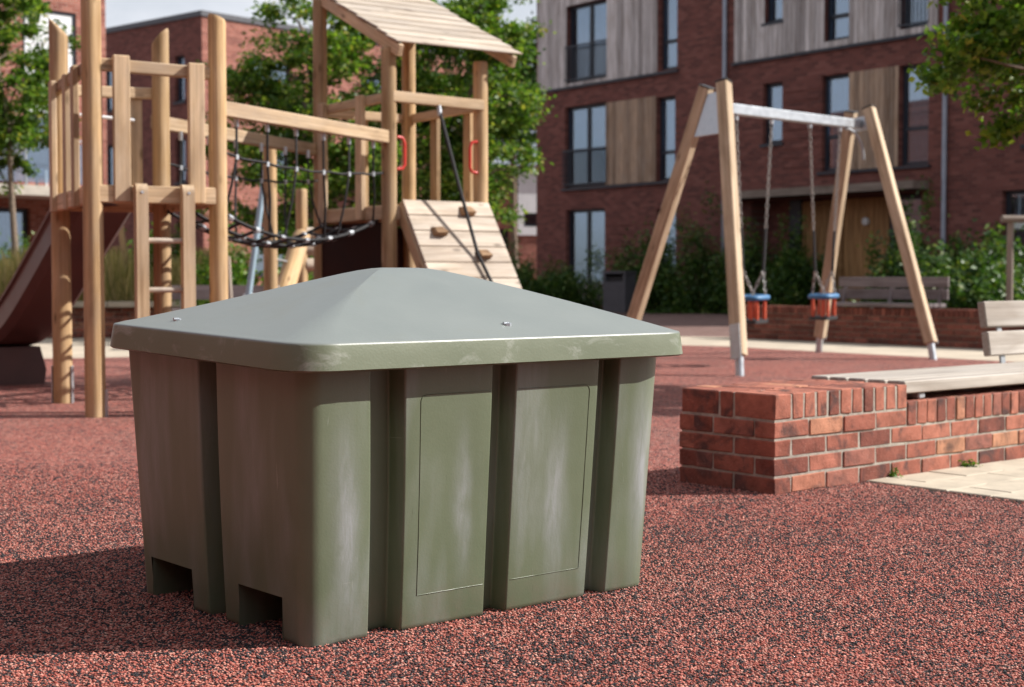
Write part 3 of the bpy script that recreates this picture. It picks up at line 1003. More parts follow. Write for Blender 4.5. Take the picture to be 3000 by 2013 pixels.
beam('top_rail', up(Q1, 2.275) + ql * .02, up(Q2 + qb * .03, 2.27) + ql * .02, .045, .075, M['plank'], rt)
beam('top_rail', up(Q2, 2.265) + qb * .02, up(Q3, 2.265) + qb * .02, .045, .075, M['plank'], rt)
beam('top_rail', up(Q4, 2.265) - ql * .02, up(Q3, 2.265) - ql * .02, .045, .075, M['plank'], rt)
for t in (.30, .86):
    p = lerp(Q1, Q2, t) + ql * .065
    beam('upright_board', up(p, 1.33), up(p, 2.32), .10, .045, M['plank'], rt, up=tuple(ql))
for t in (.30, .76):
    p = lerp(Q3, Q4, t) - ql * .06
    beam('upright_board', up(p, 1.33), up(p, 2.27), .10, .045, M['post'], rt, up=tuple(ql))
p = lerp(Q2, Q3, .5) + qb * .06
beam('upright_board', up(p, 1.33), up(p, 2.27), .10, .045, M['post'], rt, up=tuple(qb))
# roof: overlapping boards parallel to the eaves
re0 = Q1 + Vector((.105, -.16, 0)) - qf * .02
slope = .45
sl_n = (Zv - qb * slope).normalized()
sl_d = (qb + Zv * slope).normalized()
for k in range(11):
    t = .02 + k * .165
    a = re0 + qb * t + Zv * (2.665 + slope * t + .012)
    b = a + qf * 1.19
    sk = ((k * 37) % 5 - 2) * .006
    m = frame(a + qf * sk, b + qf * sk, tuple(sl_n + sl_d * .05))
    m.translation = m.translation + sl_d * .085
    link('roof_board', box_mesh('roof_board', 1.19, .185, .014, .003, M['roofwood']), None, rt, m)
for off, mt in ((.03, 'plank'), (1.10, 'plank')):
    a = re0 + qf * off + Zv * (2.665 - .05) + qb * .02
    b = a + (qb + Zv * slope) * 1.78
    beam('rafter', a, b, .045, .095, M[mt], rt)
# dark side panel below the deck
pa = up(lerp(Q1, Q2, .02), .66) + ql * .012; pb = up(lerp(Q1, Q2, .98), .66) + ql * .012
beam('side_panel', pa, pb, .02, 1.30, M['darkbrown'], rt)
beam('side_panel', up(lerp(Q2, Q3, .02), .66) + qb * .012, up(lerp(Q2, Q3, .98), .66) + qb * .012, .02, 1.30, M['darkbrown'], rt)
# climbing ramp
ro = (qo - qb * 0).normalized()
rtop = [Q1 + qf * .10 + qo * .05, Q4 + qf * .0 + qo * .05]
run = 1.02
def rampp(t, w):
    a = lerp(rtop[0], rtop[1], w)
    return a + qo * run * t + Zv * (1.475 - 1.475 * t)
rn = (Zv * run + qo * 1.475).normalized()
for k in range(12):
    t0, t1 = k / 12, (k + 1) / 12 - .004
    a, b = rampp((t0 + t1) / 2, -.02), rampp((t0 + t1) / 2, 1.05)
    link('ramp_plank', box_mesh('ramp_plank', round((b - a).length, 3), round((t1 - t0) * 1.79, 3), .03, .004, M['pale']), None, rt, frame(a, b, tuple(rn)))
for w in (.0, 1.03):
    beam('ramp_beam', rampp(0.0, w) - rn * .07, rampp(1.0, w) - rn * .07 + Zv * .02, .05, .10, M['plank'], rt, up=tuple(rn))
for t, w in ((.055, .71), (.17, .27), (.29, .71), (.50, .34), (.68, .75)):
    c = rampp(t, w) + rn * .012
    dn = (rampp(1, 0) - rampp(0, 0)).normalized()
    x = qf; y = -dn
    m = Matrix((x, y, rn)).transposed().to_4x4(); m.translation = c
    hb = MB().add([(-.055, -.04, 0), (.055, -.04, 0), (.05, .04, 0), (-.05, .04, 0), (-.045, -.045, .055), (.045, -.045, .06), (.03, .02, .035), (-.035, .02, .03)],
                  [(3,2,1,0),(4,5,6,7),(0,1,5,4),(1,2,6,5),(2,3,7,6),(3,0,4,7)])
    hb.build('climbing_hold', M['holdwood'], rt, m @ Matrix.Scale(1.12, 4))
# climbing rope down the ramp
ra = lerp(Q1, Q4, .50) - qb * .04 + Zv * 2.235
rb = rampp(.30, .62) + rn * .05
rc = rampp(.62, .72) + rn * .03
rd = rampp(.95, .84) + rn * .03
MB().tube([ra, lerp(ra, rb, .5) + Vector((0, 0, -.02)), rb, rc, rd], .014, 8).build('climbing_rope', M['rope'], rt, Matrix(), smooth=60)
MB().tube([ra + Zv * .04, ra - Zv * .03 + (rb - ra).normalized() * .05], .019, 8).build('rope_ferrule', M['steel'], rt, Matrix(), smooth=60)
# red grab handles on the two front posts
for q, s_ in ((Q4, 1), (Q1, -1)):
    base = q + (ql if s_ > 0 else -ql) * .055 + qo * .03
    d = (ql if s_ > 0 else -ql)
    pts_ = [up(base, 1.72), up(base, 1.725) + d * .05, up(base, 1.76) + d * .07, up(base, 1.92) + d * .07, up(base, 1.965) + d * .05, up(base, 1.97)]
    MB().tube(pts_, .0125, 8).build('grab_handle', M['red'], rt, Matrix(), smooth=60)

# ------------------------------------------------------------------ rope bridge between the towers
br = thing('rope_bridge', (P3 + P4 + Q1 + Q2) / 4, 'sagging black rope net bridge with timber handrails between the two play towers', 'rope bridge')
ends = ((P3 + Vector((.05, .05, 0)), Q1 + Vector((-.02, -.02, 0))), (P4, Q2))
o1 = beam('handrail', up(P3, 1.965) + fo * .01, up(Q1, 1.965) - qb * .01 + ql * .02, .06, .098, M['plank'], br)
o2 = beam('handrail', up(P4, 1.985) - fo * .062 - fr * .04, up(Q2, 1.95) + ql * .06, .06, .098, M['plank'], br)
MB().tube([up(P4, 2.0) - fo * .09 + fo * .0, up(P4, 2.0) - fo * .10], .014, 8).build('bolt', M['steel'], o2, Matrix(), smooth=30)
E_ = [(up(P3, 0), up(Q1, 0)), (up(P4, 0), up(Q2, 0))]
def br_p(t, w, z):
    a = lerp(E_[0][0], E_[0][1], t); b = lerp(E_[1][0], E_[1][1], t)
    return up(lerp(a, b, w), z)
def floorz(t, w): return 1.37 - .78 * t * (1 - t) - .12 * (w * (1 - w)) * 4 * .6
def sidez(t): return 1.69 - .22 * t * (1 - t)
for w in (0.02, .98):
    MB().tube([br_p(k / 16, w, sidez(k / 16) + .006 * math.sin(k * 2.1)) for k in range(17)], .0095, 6).build('side_rope', M['rope'], br, Matrix(), smooth=60)
    for k in range(6):
        t = .10 + .16 * k
        t2 = t + (.045 if k % 2 else -.035)
        P_ = [br_p(t, w, 1.93), br_p(t, w, sidez(t)), br_p((t + t2) / 2, w * .94 + .03, (sidez(t) + floorz(t2, .1)) / 2), br_p(t2, .12 if w < .5 else .88, floorz(t2, .12))]
        ro_ = MB().tube(P_, .009, 6).build('hanger_rope', M['rope'], br, Matrix(), smooth=60)
        MB().tube([br_p(t, w, 1.93), br_p(t, w, 1.865)], .016, 6).build('ferrule', M['steel'], ro_, Matrix(), smooth=60)
        cpt = br_p(t, w, sidez(t))
        MB().tube([cpt - Zv * .018, cpt + Zv * .014], .015, 6).build('clamp', M['steel'], ro_, Matrix(), smooth=60)
for w in (.12, .37, .63, .88):
    ro_ = MB().tube([br_p(k / 16, w, floorz(k / 16, w)) for k in range(17)], .013, 6).build('floor_rope', M['rope'], br, Matrix(), smooth=60)
    for k in range(7):
        t = .08 + k * .14 + w * .03
        a, b = br_p(t, w, floorz(t, w)), br_p(t + .022, w, floorz(t + .022, w))
        MB().tube([a, b], .020, 6).build('clamp', M['steel'], ro_, Matrix(), smooth=60)
for k in range(11):
    t = .06 + k * .088
    MB().tube([br_p(t, .12 + .76 * j / 4, floorz(t, .12 + .76 * j / 4)) for j in range(5)], .012, 6).build('cross_rope', M['rope'], br, Matrix(), smooth=60)

# ------------------------------------------------------------------ swing set
sw = thing('swing_set', (2.9, 15.3, 0), 'timber A-frame swing set with a galvanised crossbeam, right of the grit bin', 'swing set')
TL = Vector((1.93, 14.12, 2.48)); TR = Vector((3.87, 16.72, 2.585))
bdir = (TR - TL).normalized()
adir = Vector((.47, -.88, 0)).normalized()
legs = [(Vector((2.03, 13.22, .06)), TL + adir * .11 - bdir * .0 + Vector((.0, 0, .22)), 'l'),
        (Vector((1.10, 14.95, .06)), TL - adir * .11 + Vector((-.03, 0, .20)), 'l'),
        (Vector((4.50, 15.85, .06)), TR + adir * .10 + Vector((.05, 0, .17)), 'r'),
        (Vector((3.60, 17.45, .06)), TR - adir * .12 + Vector((.0, 0, .15)), 'r')]
for b_, t_, sd2 in legs:
    ax = (t_ - b_).normalized()
    lo = beam('leg', b_ + ax * .12, t_, .115, .115, M['swingwood'], sw, up=tuple(bdir), bev=.008)
    beam('top_cap', t_ + ax * .0005, t_ + ax * .012, .125, .125, M['black'], lo, up=tuple(bdir), bev=.003)
    side = -bdir if sd2 == 'l' else bdir
    beam('foot_plate', b_ + ax * .10 + side * .062, b_ + ax * .42 + side * .062, .105, .008, M['steel'], sw, up=tuple(bdir), bev=.001)
    MB().tube([Vector((b_.x, b_.y, -.03)), b_ + ax * .16], .040, 10).build('ground_tube', M['steel'], sw, Matrix(), smooth=40)
beam('crossbeam', TL + bdir * .05, TR - bdir * .02, .085, .10, M['steel'], sw, bev=.008)
# the gusset plates at both ends, riveted between the legs
for T_, l0, l1 in ((TL, legs[0], legs[1]), (TR, legs[2], legs[3])):
    a0 = (l0[1] - l0[0]).normalized(); a1 = (l1[1] - l1[0]).normalized()
    gl = .50 if T_ is TL else .24
    q = [l0[1] - a0 * .08, l0[1] - a0 * gl, l1[1] - a1 * gl, l1[1] - a1 * .08]
    off = bdir * .03
    g = MB().add([p_ + off for p_ in q] + [p_ - off * .8 for p_ in q], [(0,1,2,3), (7,6,5,4), (0,4,5,1), (1,5,6,2), (2,6,7,3), (3,7,4,0)])
    g.build('gusset_plate', M['steel'], sw, Matrix())
arc = []
for k in range(9):
    a = PI * .5 * k / 8
    arc.append(TR - bdir * .35 + Zv * (-.06) + (bdir * .34 * math.sin(a)) + Zv * (-.34 * (1 - math.cos(a))) * 1.0 + adir * (.10 * math.sin(a)))
MB().tube(arc, .016, 8).build('brace_tube', M['steelgrey'], sw, Matrix(), smooth=50)

def chain_mesh(p0, p1, link_l=.062, r=.0056, wd=.0145):
    mb = MB()
    p0, p1 = Vector(p0), Vector(p1)
    d = (p1 - p0); n_ = max(2, int(d.length / (link_l * .78))); ax = d.normalized()
    x = ax.cross(Vector((1, .3, 0))).normalized(); y = ax.cross(x)
    for k in range(n_):
        c = p0 + d * ((k + .5) / n_)
        w_ = x if k % 2 else y
        loop = []
        for j in range(8):
            a = 2 * PI * j / 8
            loop.append(c + ax * (link_l / 2) * math.cos(a) + w_ * wd * math.sin(a))
        mb.tube(loop, r, 4, closed=True)
    return mb
def swing(c, u0, u1, label):
    """toddler seat hung from the crossbeam"""
    c = Vector(c)
    t = thing('toddler_swing', (c.x, c.y, c.z), label, 'swing', 'toddler swings on the swing set')
    A_ = TL + (TR - TL) * u0 - Zv * .05; B_ = TL + (TR - TL) * u1 - Zv * .05
    ztop = c.z + .245
    for top, s_ in ((A_, -1), (B_, 1)):
        sh = MB().tube([top + Zv * .01, top - Zv * .05], .022, 8).build('swivel', M['steel'], t, Matrix(), smooth=40)
        join = Vector((c.x + bdir.x * .15 * s_ + (top.x - c.x) * .18, c.y + bdir.y * .15 * s_ + (top.y - c.y) * .18, ztop + .26))
        mid = lerp(join, top - Zv * .05, .285)
        chain_mesh(top - Zv * .05, mid).build('chain', M['chain'], t, Matrix())
        MB().tube([mid, join], .015, 8).build('chain_sleeve', M['black'], t, Matrix(), smooth=50)
        for q_ in (-1, 1):
            e_ = c + bdir * (.12 * s_) + adir * (.11 * q_) + Zv * .25
            chain_mesh(join, e_).build('chain', M['chain'], t, Matrix())
    # blue padded ring
    loop = []
    for k in range(28):
        a = 2 * PI * k / 28
        ca, sa = math.cos(a), math.sin(a)
        ex = .170 * math.copysign(abs(ca) ** .6, ca); ey = .158 * math.copysign(abs(sa) ** .6, sa)
        loop.append(c + bdir * ex + adir * ey + Zv * .235)
    MB().tube(loop, .028, 8, closed=True).build('seat_ring', M['blue'], t, Matrix(), smooth=60)
    for k in range(8):
        a = 2 * PI * (k + .5) / 8
        ca, sa = math.cos(a), math.sin(a)
        ex = .148 * math.copysign(abs(ca) ** .6, ca); ey = .138 * math.copysign(abs(sa) ** .6, sa)
        p_ = c + bdir * ex + adir * ey
        p0_ = c + bdir * ex * .96 + adir * ey * .96
        MB().tube([p_ + Zv * .225, p0_ + Zv * .10, p0_ + Zv * .02], [.012, .017, .017], 8).build('seat_bar', M['orange'], t, Matrix(), smooth=50)
    ring = [c + bdir * x_ + adir * y_ for x_, y_ in rrect(.165, .152, .06, 6, 2)]
    n_ = len(ring)
    MB().add([p_ + Zv * -.012 for p_ in ring] + [p_ + Zv * .022 for p_ in ring], [tuple(reversed(range(n_))), tuple(range(n_, 2*n_))] + [(i, (i+1) % n_, (i+1) % n_ + n_, i + n_) for i in range(n_)]).build('seat_base', M['black'], t, Matrix())
    return t
c1 = TL + (TR - TL) * .235; c2 = TL + (TR - TL) * .735
swing((c1.x, c1.y, .44), .12, .35, 'blue and orange toddler swing seat nearest the left A-frame')
swing((c2.x, c2.y, .44), .62, .85, 'blue and orange toddler swing seat hanging next to the grey bench')

# ------------------------------------------------------------------ buildings
def facade_mesh(x0, x1, z0, z1, holes, reveal=.20):
    """wall in local XZ with rectangular openings and their reveals; front at y=0, inside at +y"""
    xs = sorted({x0, x1} | {h[0] for h in holes} | {h[1] for h in holes})
    zs_ = sorted({z0, z1} | {h[2] for h in holes} | {h[3] for h in holes})
    mb = MB()
    for i in range(len(xs) - 1):
        for j in range(len(zs_) - 1):
            cx, cz = (xs[i] + xs[i+1]) / 2, (zs_[j] + zs_[j+1]) / 2
            if any(h[0] < cx < h[1] and h[2] < cz < h[3] for h in holes): continue
            mb.add([(xs[i], 0, zs_[j]), (xs[i+1], 0, zs_[j]), (xs[i+1], 0, zs_[j+1]), (xs[i], 0, zs_[j+1])], [(0, 1, 2, 3)])
    for a, b, c, d in holes:
        mb.add([(a, 0, c), (b, 0, c), (b, 0, d), (a, 0, d), (a, reveal, c), (b, reveal, c), (b, reveal, d), (a, reveal, d)],
               [(0, 4, 5, 1), (1, 5, 6, 2), (2, 6, 7, 3), (3, 7, 4, 0)])
    return mb

def window(parent, MW, a, b, c, d, mullions=(), transoms=(), curtain=.5, depth=.13, rail=None, fw=.085, name='window', seed=0, sill=True):
    """window unit in the opening a-b, c-d of a facade whose local frame is MW"""
    f = MB()
    y0, y1 = depth, depth + .07
    f.box(a, a + fw, y0, y1, c, d); f.box(b - fw, b, y0, y1, c, d)
    f.box(a + fw, b - fw, y0, y1, c, c + fw); f.box(a + fw, b - fw, y0, y1, d - fw, d)
    for m_ in mullions: f.box(m_ - fw * .7, m_ + fw * .7, y0 - .002, y1 - .002, c + fw, d - fw)
    for t_ in transoms: f.box(a + fw, b - fw, y0 + .002, y1 + .002, t_ - fw * .55, t_ + fw * .55)
    w = f.build(name, M['navy'], parent, MW)
    xs = [a + fw] + list(mullions) + [b - fw]
    for i in range(len(xs) - 1):
        p = MB().box(xs[i], xs[i+1], y0 + .03, y0 + .042, c + fw * .5, d - fw * .5)
        p.build('pane', M['glass'], w, MW)
    rng_ = random.Random(seed)
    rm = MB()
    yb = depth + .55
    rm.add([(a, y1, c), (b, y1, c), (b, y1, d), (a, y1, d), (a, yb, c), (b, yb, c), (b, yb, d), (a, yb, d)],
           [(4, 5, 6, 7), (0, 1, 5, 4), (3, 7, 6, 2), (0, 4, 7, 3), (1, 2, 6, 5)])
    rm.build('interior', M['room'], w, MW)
    if curtain:
        spans = [(a + fw, a + (b - a) * curtain)] if curtain < 1 else [(a + fw, b - fw)]
        if curtain < .9: spans.append((b - (b - a) * curtain * .6, b - fw))
        for x0, x1 in spans:
            cm = MB(); k_ = max(6, int((x1 - x0) / .035))
            vs_, fs_ = [], []
            for q in range(k_ + 1):
                x = x0 + (x1 - x0) * q / k_
                y = y1 + .10 + .03 * math.sin(q * 1.7 + seed)
                vs_ += [(x, y, c + .03), (x, y, d - .03)]
            for q in range(k_): fs_.append((2*q, 2*q + 2, 2*q + 3, 2*q + 1))
            cm.add(vs_, fs_).build('curtain', M['curtain'], w, MW)
    if sill:
        MB().box(a - .06, b + .06, -.05, depth, c - .07, c - .002).build('sill', M['navy'], w, MW)
    if rail:
        r_ = MB().box(a - .04, b + .04, -.06, -.02, rail - .04, rail).build('railing', M['navy'], parent, MW)
        MB().box(a - .04, b + .04, -.06, -.02, c + .06, c + .10).build('bottom_bar', M['navy'], r_, MW)
        k_ = int((b - a + .08) / .095)
        bar = box_mesh('bar', .026, .020, rail - c - .06, .002, M['navy'])
        for q in range(k_ + 1):
            m = MW @ Matrix.Translation((a - .03 + (b - a + .06) * q / k_, -.04, (c + .06 + rail) / 2))
            link('bar', bar, None, r_, m)
    return w

def boards(parent, MW, a, b, c, d, mat, step=.145, seed=0, holes=(), out=.03):
    rng_ = random.Random(seed)
    x = a
    cache = {}
    while x + step * .6 < b:
        w_ = min(step, b - x)
        segs = [(c, d)]
        for h in holes:
            if h[0] < x + w_ / 2 < h[1]:
                segs = [s_ for z0, z1 in segs for s_ in ((z0, min(z1, h[2])), (max(z0, h[3]), z1)) if s_[1] - s_[0] > .05]
        for z0, z1 in segs:
            L_ = z1 - z0
            me = box_mesh('cladding_board', L_, round(w_ - .012, 3), .028, .004, mat)
            p0 = MW @ Vector((x + w_ / 2, -out + rng_.uniform(-.006, .006), z0)); p1 = MW @ Vector((x + w_ / 2, -out, z1))
            link('cladding_board', me, None, parent, frame(p0, p1, tuple(MW.to_3x3() @ Vector((0, -1, 0)))))
        x += step

def local(o): return wmat(o)

# main apartment block on the right ---------------------------------
apt = thing('apartment_building', (.716, 43.52, 0), 'dark red brick apartment building with grey timber cladding and navy windows, on the right', 'building', rz=math.atan2(-.798, .603))
AM = local(apt)
H = [  # x0 x1 z0 z1
    (1.39, 3.12, 6.36, 8.52), (5.22, 5.90, 6.30, 8.45), (8.96, 9.56, 7.03, 8.45), (10.84, 11.63, 6.34, 8.45), (13.04, 13.79, 6.34, 8.50),
    (1.30, 3.10, 3.42, 5.70), (5.14, 5.84, 3.42, 5.61), (8.93, 9.56, 4.12, 5.58), (10.79, 11.60, 3.35, 5.57), (13.03, 13.82, 3.35, 5.55),
    (1.36, 3.05, .10, 2.80), (5.16, 5.88, .10, 2.70), (8.55, 13.65, .02, 2.76), (15.70, 17.2, .60, 2.68), (16.2, 17.4, 3.6, 5.5)]
fm = facade_mesh(0, 20, 0, 9.4, H)
fm.build('brick_wall', M['brickA'], apt, AM)
sm = MB().box(0, 20, .7, 10, 0, 9.39)
sm.add([(0, 0, 0), (0, .7, 0), (0, .7, 9.39), (0, 0, 9.39)], [(0, 3, 2, 1)])
sm.build('building_core', M['brickA'], apt, AM)
MB().box(-.05, 20.05, -.06, .72, 9.4, 9.52).build('parapet', M['navy'], apt, AM)
# upper cladding and its base flashing
boards(apt, AM, .10, 5.95, 6.27, 9.38, M['clad_grey'], seed=1, holes=[h for h in H[:2]])
boards(apt, AM, 7.98, 14.06, 6.20, 9.38, M['clad_grey'], seed=2, holes=H[2:5])
boards(apt, AM, 3.10, 5.13, 3.42, 5.66, M['clad_warm'], seed=3, out=.02)
boards(apt, AM, 11.62, 13.02, 3.34, 5.56, M['clad_warm'], seed=4, out=.02)
for a, b, z in ((0.0, 5.98, 6.20), (7.92, 14.1, 6.13), (1.2, 5.95, 3.345), (10.7, 13.9, 3.275)):
    MB().box(a, b, -.075, .0, z, z + .06).build('flashing', M['navy'], apt, AM)
window(apt, AM, *H[0], mullions=(2.3,), curtain=0, rail=7.40, seed=1, sill=False)
window(apt, AM, *H[1], transoms=(7.05,), curtain=0, seed=2, sill=False)
window(apt, AM, *H[2], curtain=0, seed=3)
window(apt, AM, *H[3], transoms=(6.92,), curtain=1, seed=4, sill=False)
window(apt, AM, *H[4], curtain=1, rail=7.45, seed=5, sill=False)
window(apt, AM, *H[5], mullions=(2.2,), curtain=.45, rail=4.48, seed=6, sill=False)
window(apt, AM, *H[6], transoms=(4.17,), curtain=.5, seed=7, sill=False)
window(apt, AM, *H[7], curtain=0, seed=8)
window(apt, AM, *H[8], transoms=(4.15,), curtain=1, seed=9, sill=False)
window(apt, AM, *H[9], transoms=(4.16,), curtain=1, seed=10, sill=False)
window(apt, AM, *H[10], mullions=(2.2,), curtain=1, seed=11, sill=False)
window(apt, AM, *H[11], curtain=1, seed=12, sill=False)
window(apt, AM, *H[13], curtain=.5, seed=13)
window(apt, AM, *H[14], curtain=.5, seed=14)
for k in range(9):      # projecting brick courses beside the ground floor windows
    for a, b, z0 in ((3.15, 5.1, .5), (9.62, 10.72, 3.5)):
        MB().box(a, b, -.018, .01, z0 + k * .225, z0 + k * .225 + .075).build('brick_course', M['brickA'], apt, AM)
for x in (7.70, 14.30):
    MB().tube([(x, -.08, .1), (x, -.08, 9.4)], .055, 10).build('drainpipe', M['zinc'], apt, AM, smooth=40)
# entrance recess
en = MB()
en.add([(8.55, .16, .02), (13.65, .16, .02), (13.65, .62, .02), (8.55, .62, .02)], [(0, 1, 2, 3)])
en.build('entrance_floor', M['concrete'], apt, AM)
en = MB().add([(8.55, .16, .02), (8.55, .62, .02), (8.55, .62, 2.76), (8.55, .16, 2.76), (13.65, .16, .02), (13.65, .62, .02), (13.65, .62, 2.76), (13.65, .16, 2.76)], [(0, 1, 2, 3), (7, 6, 5, 4), (3, 2, 6, 7)])
en.build('entrance_lining', M['brickA'], apt, AM)
MB().box(8.10, 13.85, -.55, .10, 2.80, 2.98).build('canopy', M['clad_dark'], apt, AM)
MB().box(8.12, 13.83, -.52, .08, 2.785, 2.80).build('canopy_soffit', M['darkbrown'], apt, AM)
MB().box(8.18, 8.36, -.50, -.34, 0, 2.785).build('canopy_post', M['clad_dark'], apt, AM)
MB().box(8.56, 9.35, .56, .61, .02, 2.76).build('side_wall', M['brickA'], apt, AM)
MB().box(9.36, 9.72, .50, .58, .02, 2.76).build('door_side_panel', M['navy'], apt, AM)
dr = MB().box(9.80, 9.88, .48, .60, .02, 2.70).box(10.94, 11.02, .48, .60, .02, 2.70).box(9.88, 10.94, .48, .60, 2.62, 2.70).build('door', M['doorwood'], apt, AM)
for k in range(8):
    x0 = 9.885 + k * .132
    p0 = AM @ Vector((x0 + .064, .53, .05)); p1 = AM @ Vector((x0 + .064, .53, 2.61))
    link('door_board', box_mesh('door_board', 2.56, .124, .04, .004, M['doorwood']), None, dr, frame(p0, p1, tuple(AM.to_3x3() @ Vector((0, -1, 0)))))
MB().box(10.30, 10.70, .492, .512, 1.02, 1.10).build('letter_plate', M['steel'], dr, AM)
MB().tube([(9.97, .49, 1.05), (9.97, .44, 1.05), (9.97, .44, 1.28), (9.97, .49, 1.28)], .016, 8).build('door_handle', M['steel'], dr, AM, smooth=50)
for k in range(9):
    x0 = 11.04 + k * .148
    p0 = AM @ Vector((x0 + .07, .55, .05)); p1 = AM @ Vector((x0 + .07, .55, 2.72))
    link('entrance_board', box_mesh('entrance_board', 2.67, .138, .04, .004, M['doorwood']), None, apt, frame(p0, p1, tuple(AM.to_3x3() @ Vector((0, -1, 0)))))
li = MB()
li.tube([(11.72, .53, 2.18), (11.72, .46, 2.18), (11.72, .44, 2.18)], [.09, .09, .06], 14)
li.build('wall_light', M['white'], apt, AM, smooth=40)
window(apt, AM, 12.42, 13.40, .3, 2.72, curtain=1, depth=.50, seed=17, sill=False)
MB().box(13.41, 13.64, .45, .60, .02, 2.75).build('entrance_jamb', M['doorwood'], apt, AM)

# brick block far left with the balcony ---------------------------------
lb = thing('brick_flats', (-8.67, 32.0, 0), 'red brick flats with a white framed opening and a concrete balcony, at the far left', 'building', rz=math.atan2(.714, .70))
LM = local(lb)
LH = [(-1.90, -.69, 2.92, 6.42), (-3.15, -2.56, .75, 2.30), (-2.52, -1.78, .75, 2.30), (-4.65, -3.5, 2.95, 4.7)]
facade_mesh(-8, 0, 0, 6.95, LH).build('brick_wall', M['brickB'], lb, LM)
MB().box(-8, -.01, .9, 8, 0, 6.93).build('building_core', M['brickB'], lb, LM)
MB().add([(0, 0, 0), (0, 6, 0), (0, 6, 6.93), (0, 0, 6.93)], [(0, 1, 2, 3)]).build('side_wall', M['brickA'], lb, LM)
window(lb, LM, *LH[1], curtain=1, seed=21)
window(lb, LM, *LH[2], curtain=1, seed=22)
window(lb, LM, *LH[3], curtain=.5, seed=23)
wf = MB().box(-1.84, -.75, .05, .10, 4.30, 6.36).build('white_panel', M['white'], lb, LM)
MB().box(-1.90, -1.84, .03, .2, 2.92, 6.42).box(-.75, -.69, .03, .2, 2.92, 6.42).box(-1.84, -.75, .03, .2, 6.36, 6.42).build('panel_frame', M['navy'], lb, LM)
window(lb, LM, -1.84, -.75, 2.93, 4.28, mullions=(-1.3,), curtain=.5, depth=.10, seed=24, sill=False)
MB().box(-6.5, -.9, -1.3, -.002, 2.50, 2.70).build('balcony_slab', M['concrete'], lb, LM)
rl = MB().box(-6.5, -.9, -1.29, -1.25, 3.60, 3.64).build('balcony_rail', M['steelgrey'], lb, LM)
for k in range(8): MB().box(-6.45 + k * .78, -6.42 + k * .78, -1.29, -1.26, 2.70, 3.60).build('bar', M['steelgrey'], rl, LM)
MB().box(-6.4, -.95, -1.275, -1.265, 2.75, 3.56).build('balcony_glass', M['glass'], lb, LM)
# chair and box on the balcony
bc = thing('balcony_chair', LM @ Vector((-1.9, -.7, 2.70)), 'dark chair on the balcony of the far left flats', 'chair', rz=math.atan2(.714, .70))
BCM = local(bc)
MB().box(-.25, .25, -.25, .25, .40, .46).build('seat', M['grey'], bc, BCM)
MB().box(-.25, .25, .22, .27, .46, .95).build('backrest', M['grey'], bc, BCM)
for x_ in (-.22, .22):
    for y_ in (-.22, .22): MB().box(x_ - .02, x_ + .02, y_ - .02, y_ + .02, 0, .40).build('leg', M['white'], bc, BCM)

# unseen wing added left of and behind the viewer to block sky light
cw = thing('unseen_shade_wing', (-14, 14, 0), 'unseen red brick wing added left of and behind the viewpoint to shade the grit bin', 'building')
for (x0, y0), (x1, y1), sd_ in (((-9.2, -9.5), (-10.6, 14.5), 60), ((14.0, -11.0), (-9.2, -9.5), 70)):
    L_ = math.hypot(x1 - x0, y1 - y0)
    WM = Matrix.Translation((x0, y0, 0)) @ Matrix.Rotation(math.atan2(y1 - y0, x1 - x0), 4, 'Z')
    hs = [(2.2 + 4.2 * k, 3.8 + 4.2 * k, z_, z_ + 1.9) for k in range(int((L_ - 3) / 4.2)) for z_ in (.8, 3.8)]
    facade_mesh(0, L_, 0, 8.0, hs).build('brick_wall', M['brickA'], cw, WM)
    MB().box(0, L_, .72, 8, 0, 7.98).build('building_core', M['brickA'], cw, WM)
    MB().box(-.05, L_ + .05, -.06, 8, 8.0, 8.15).build('parapet', M['grey'], cw, WM)
    for i, h in enumerate(hs): window(cw, WM, *h, mullions=((h[0] + h[1]) / 2,), curtain=0, seed=sd_ + i)

# two-storeyed brick block behind the towers ---------------------------
mbk = thing('flat_roofed_building', (-10.34, 50.0, 0), 'flat roofed red brick building with one shaded and one sunlit wall, behind the play towers', 'building', rz=math.atan2(.755, .656))
MM = local(mbk)
RH = [(2.12, 3.9, 7.15, 8.46), (2.12, 3.9, 4.2, 5.6), (7.2, 8.6, 6.9, 8.4), (7.2, 8.6, 4.0, 5.5), (2.12, 3.9, 1.0, 2.7), (11.2, 12.4, 6.9, 8.4), (11.2, 12.4, 4.0, 5.5)]
facade_mesh(0, 14, 0, 9.6, RH).build('brick_wall', M['brickB'], mbk, MM)
for i, h in enumerate(RH): window(mbk, MM, *h, mullions=((h[0] + h[1]) / 2,), curtain=.4, seed=30 + i)
ML = MM @ Matrix.Rotation(PI / 2, 4, 'Z') @ Matrix.Translation((-9, 0, 0)) @ Matrix.Translation((9, 0, 0))
# left wall: local x runs from the far end to the corner
LW = MM @ Matrix.Translation((0, 9, 0)) @ Matrix.Rotation(-PI / 2, 4, 'Z')
LHs = [(7.50, 8.03, 6.85, 8.40), (7.50, 8.03, 4.12, 5.62), (7.50, 8.03, 1.3, 2.8), (3.2, 4.2, 6.85, 8.40), (3.2, 4.2, 4.12, 5.62)]
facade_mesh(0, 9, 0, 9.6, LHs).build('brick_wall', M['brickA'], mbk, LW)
for i, h in enumerate(LHs): window(mbk, LW, *h, curtain=.4, seed=40 + i)
MB().box(.3 + .45, 14, .72, 9, 0, 9.58).build('building_core', M['brickB'], mbk, MM)
MB().box(-.06, 14.06, -.06, 9.06, 9.6, 9.78).build('parapet', M['grey'], mbk, MM)

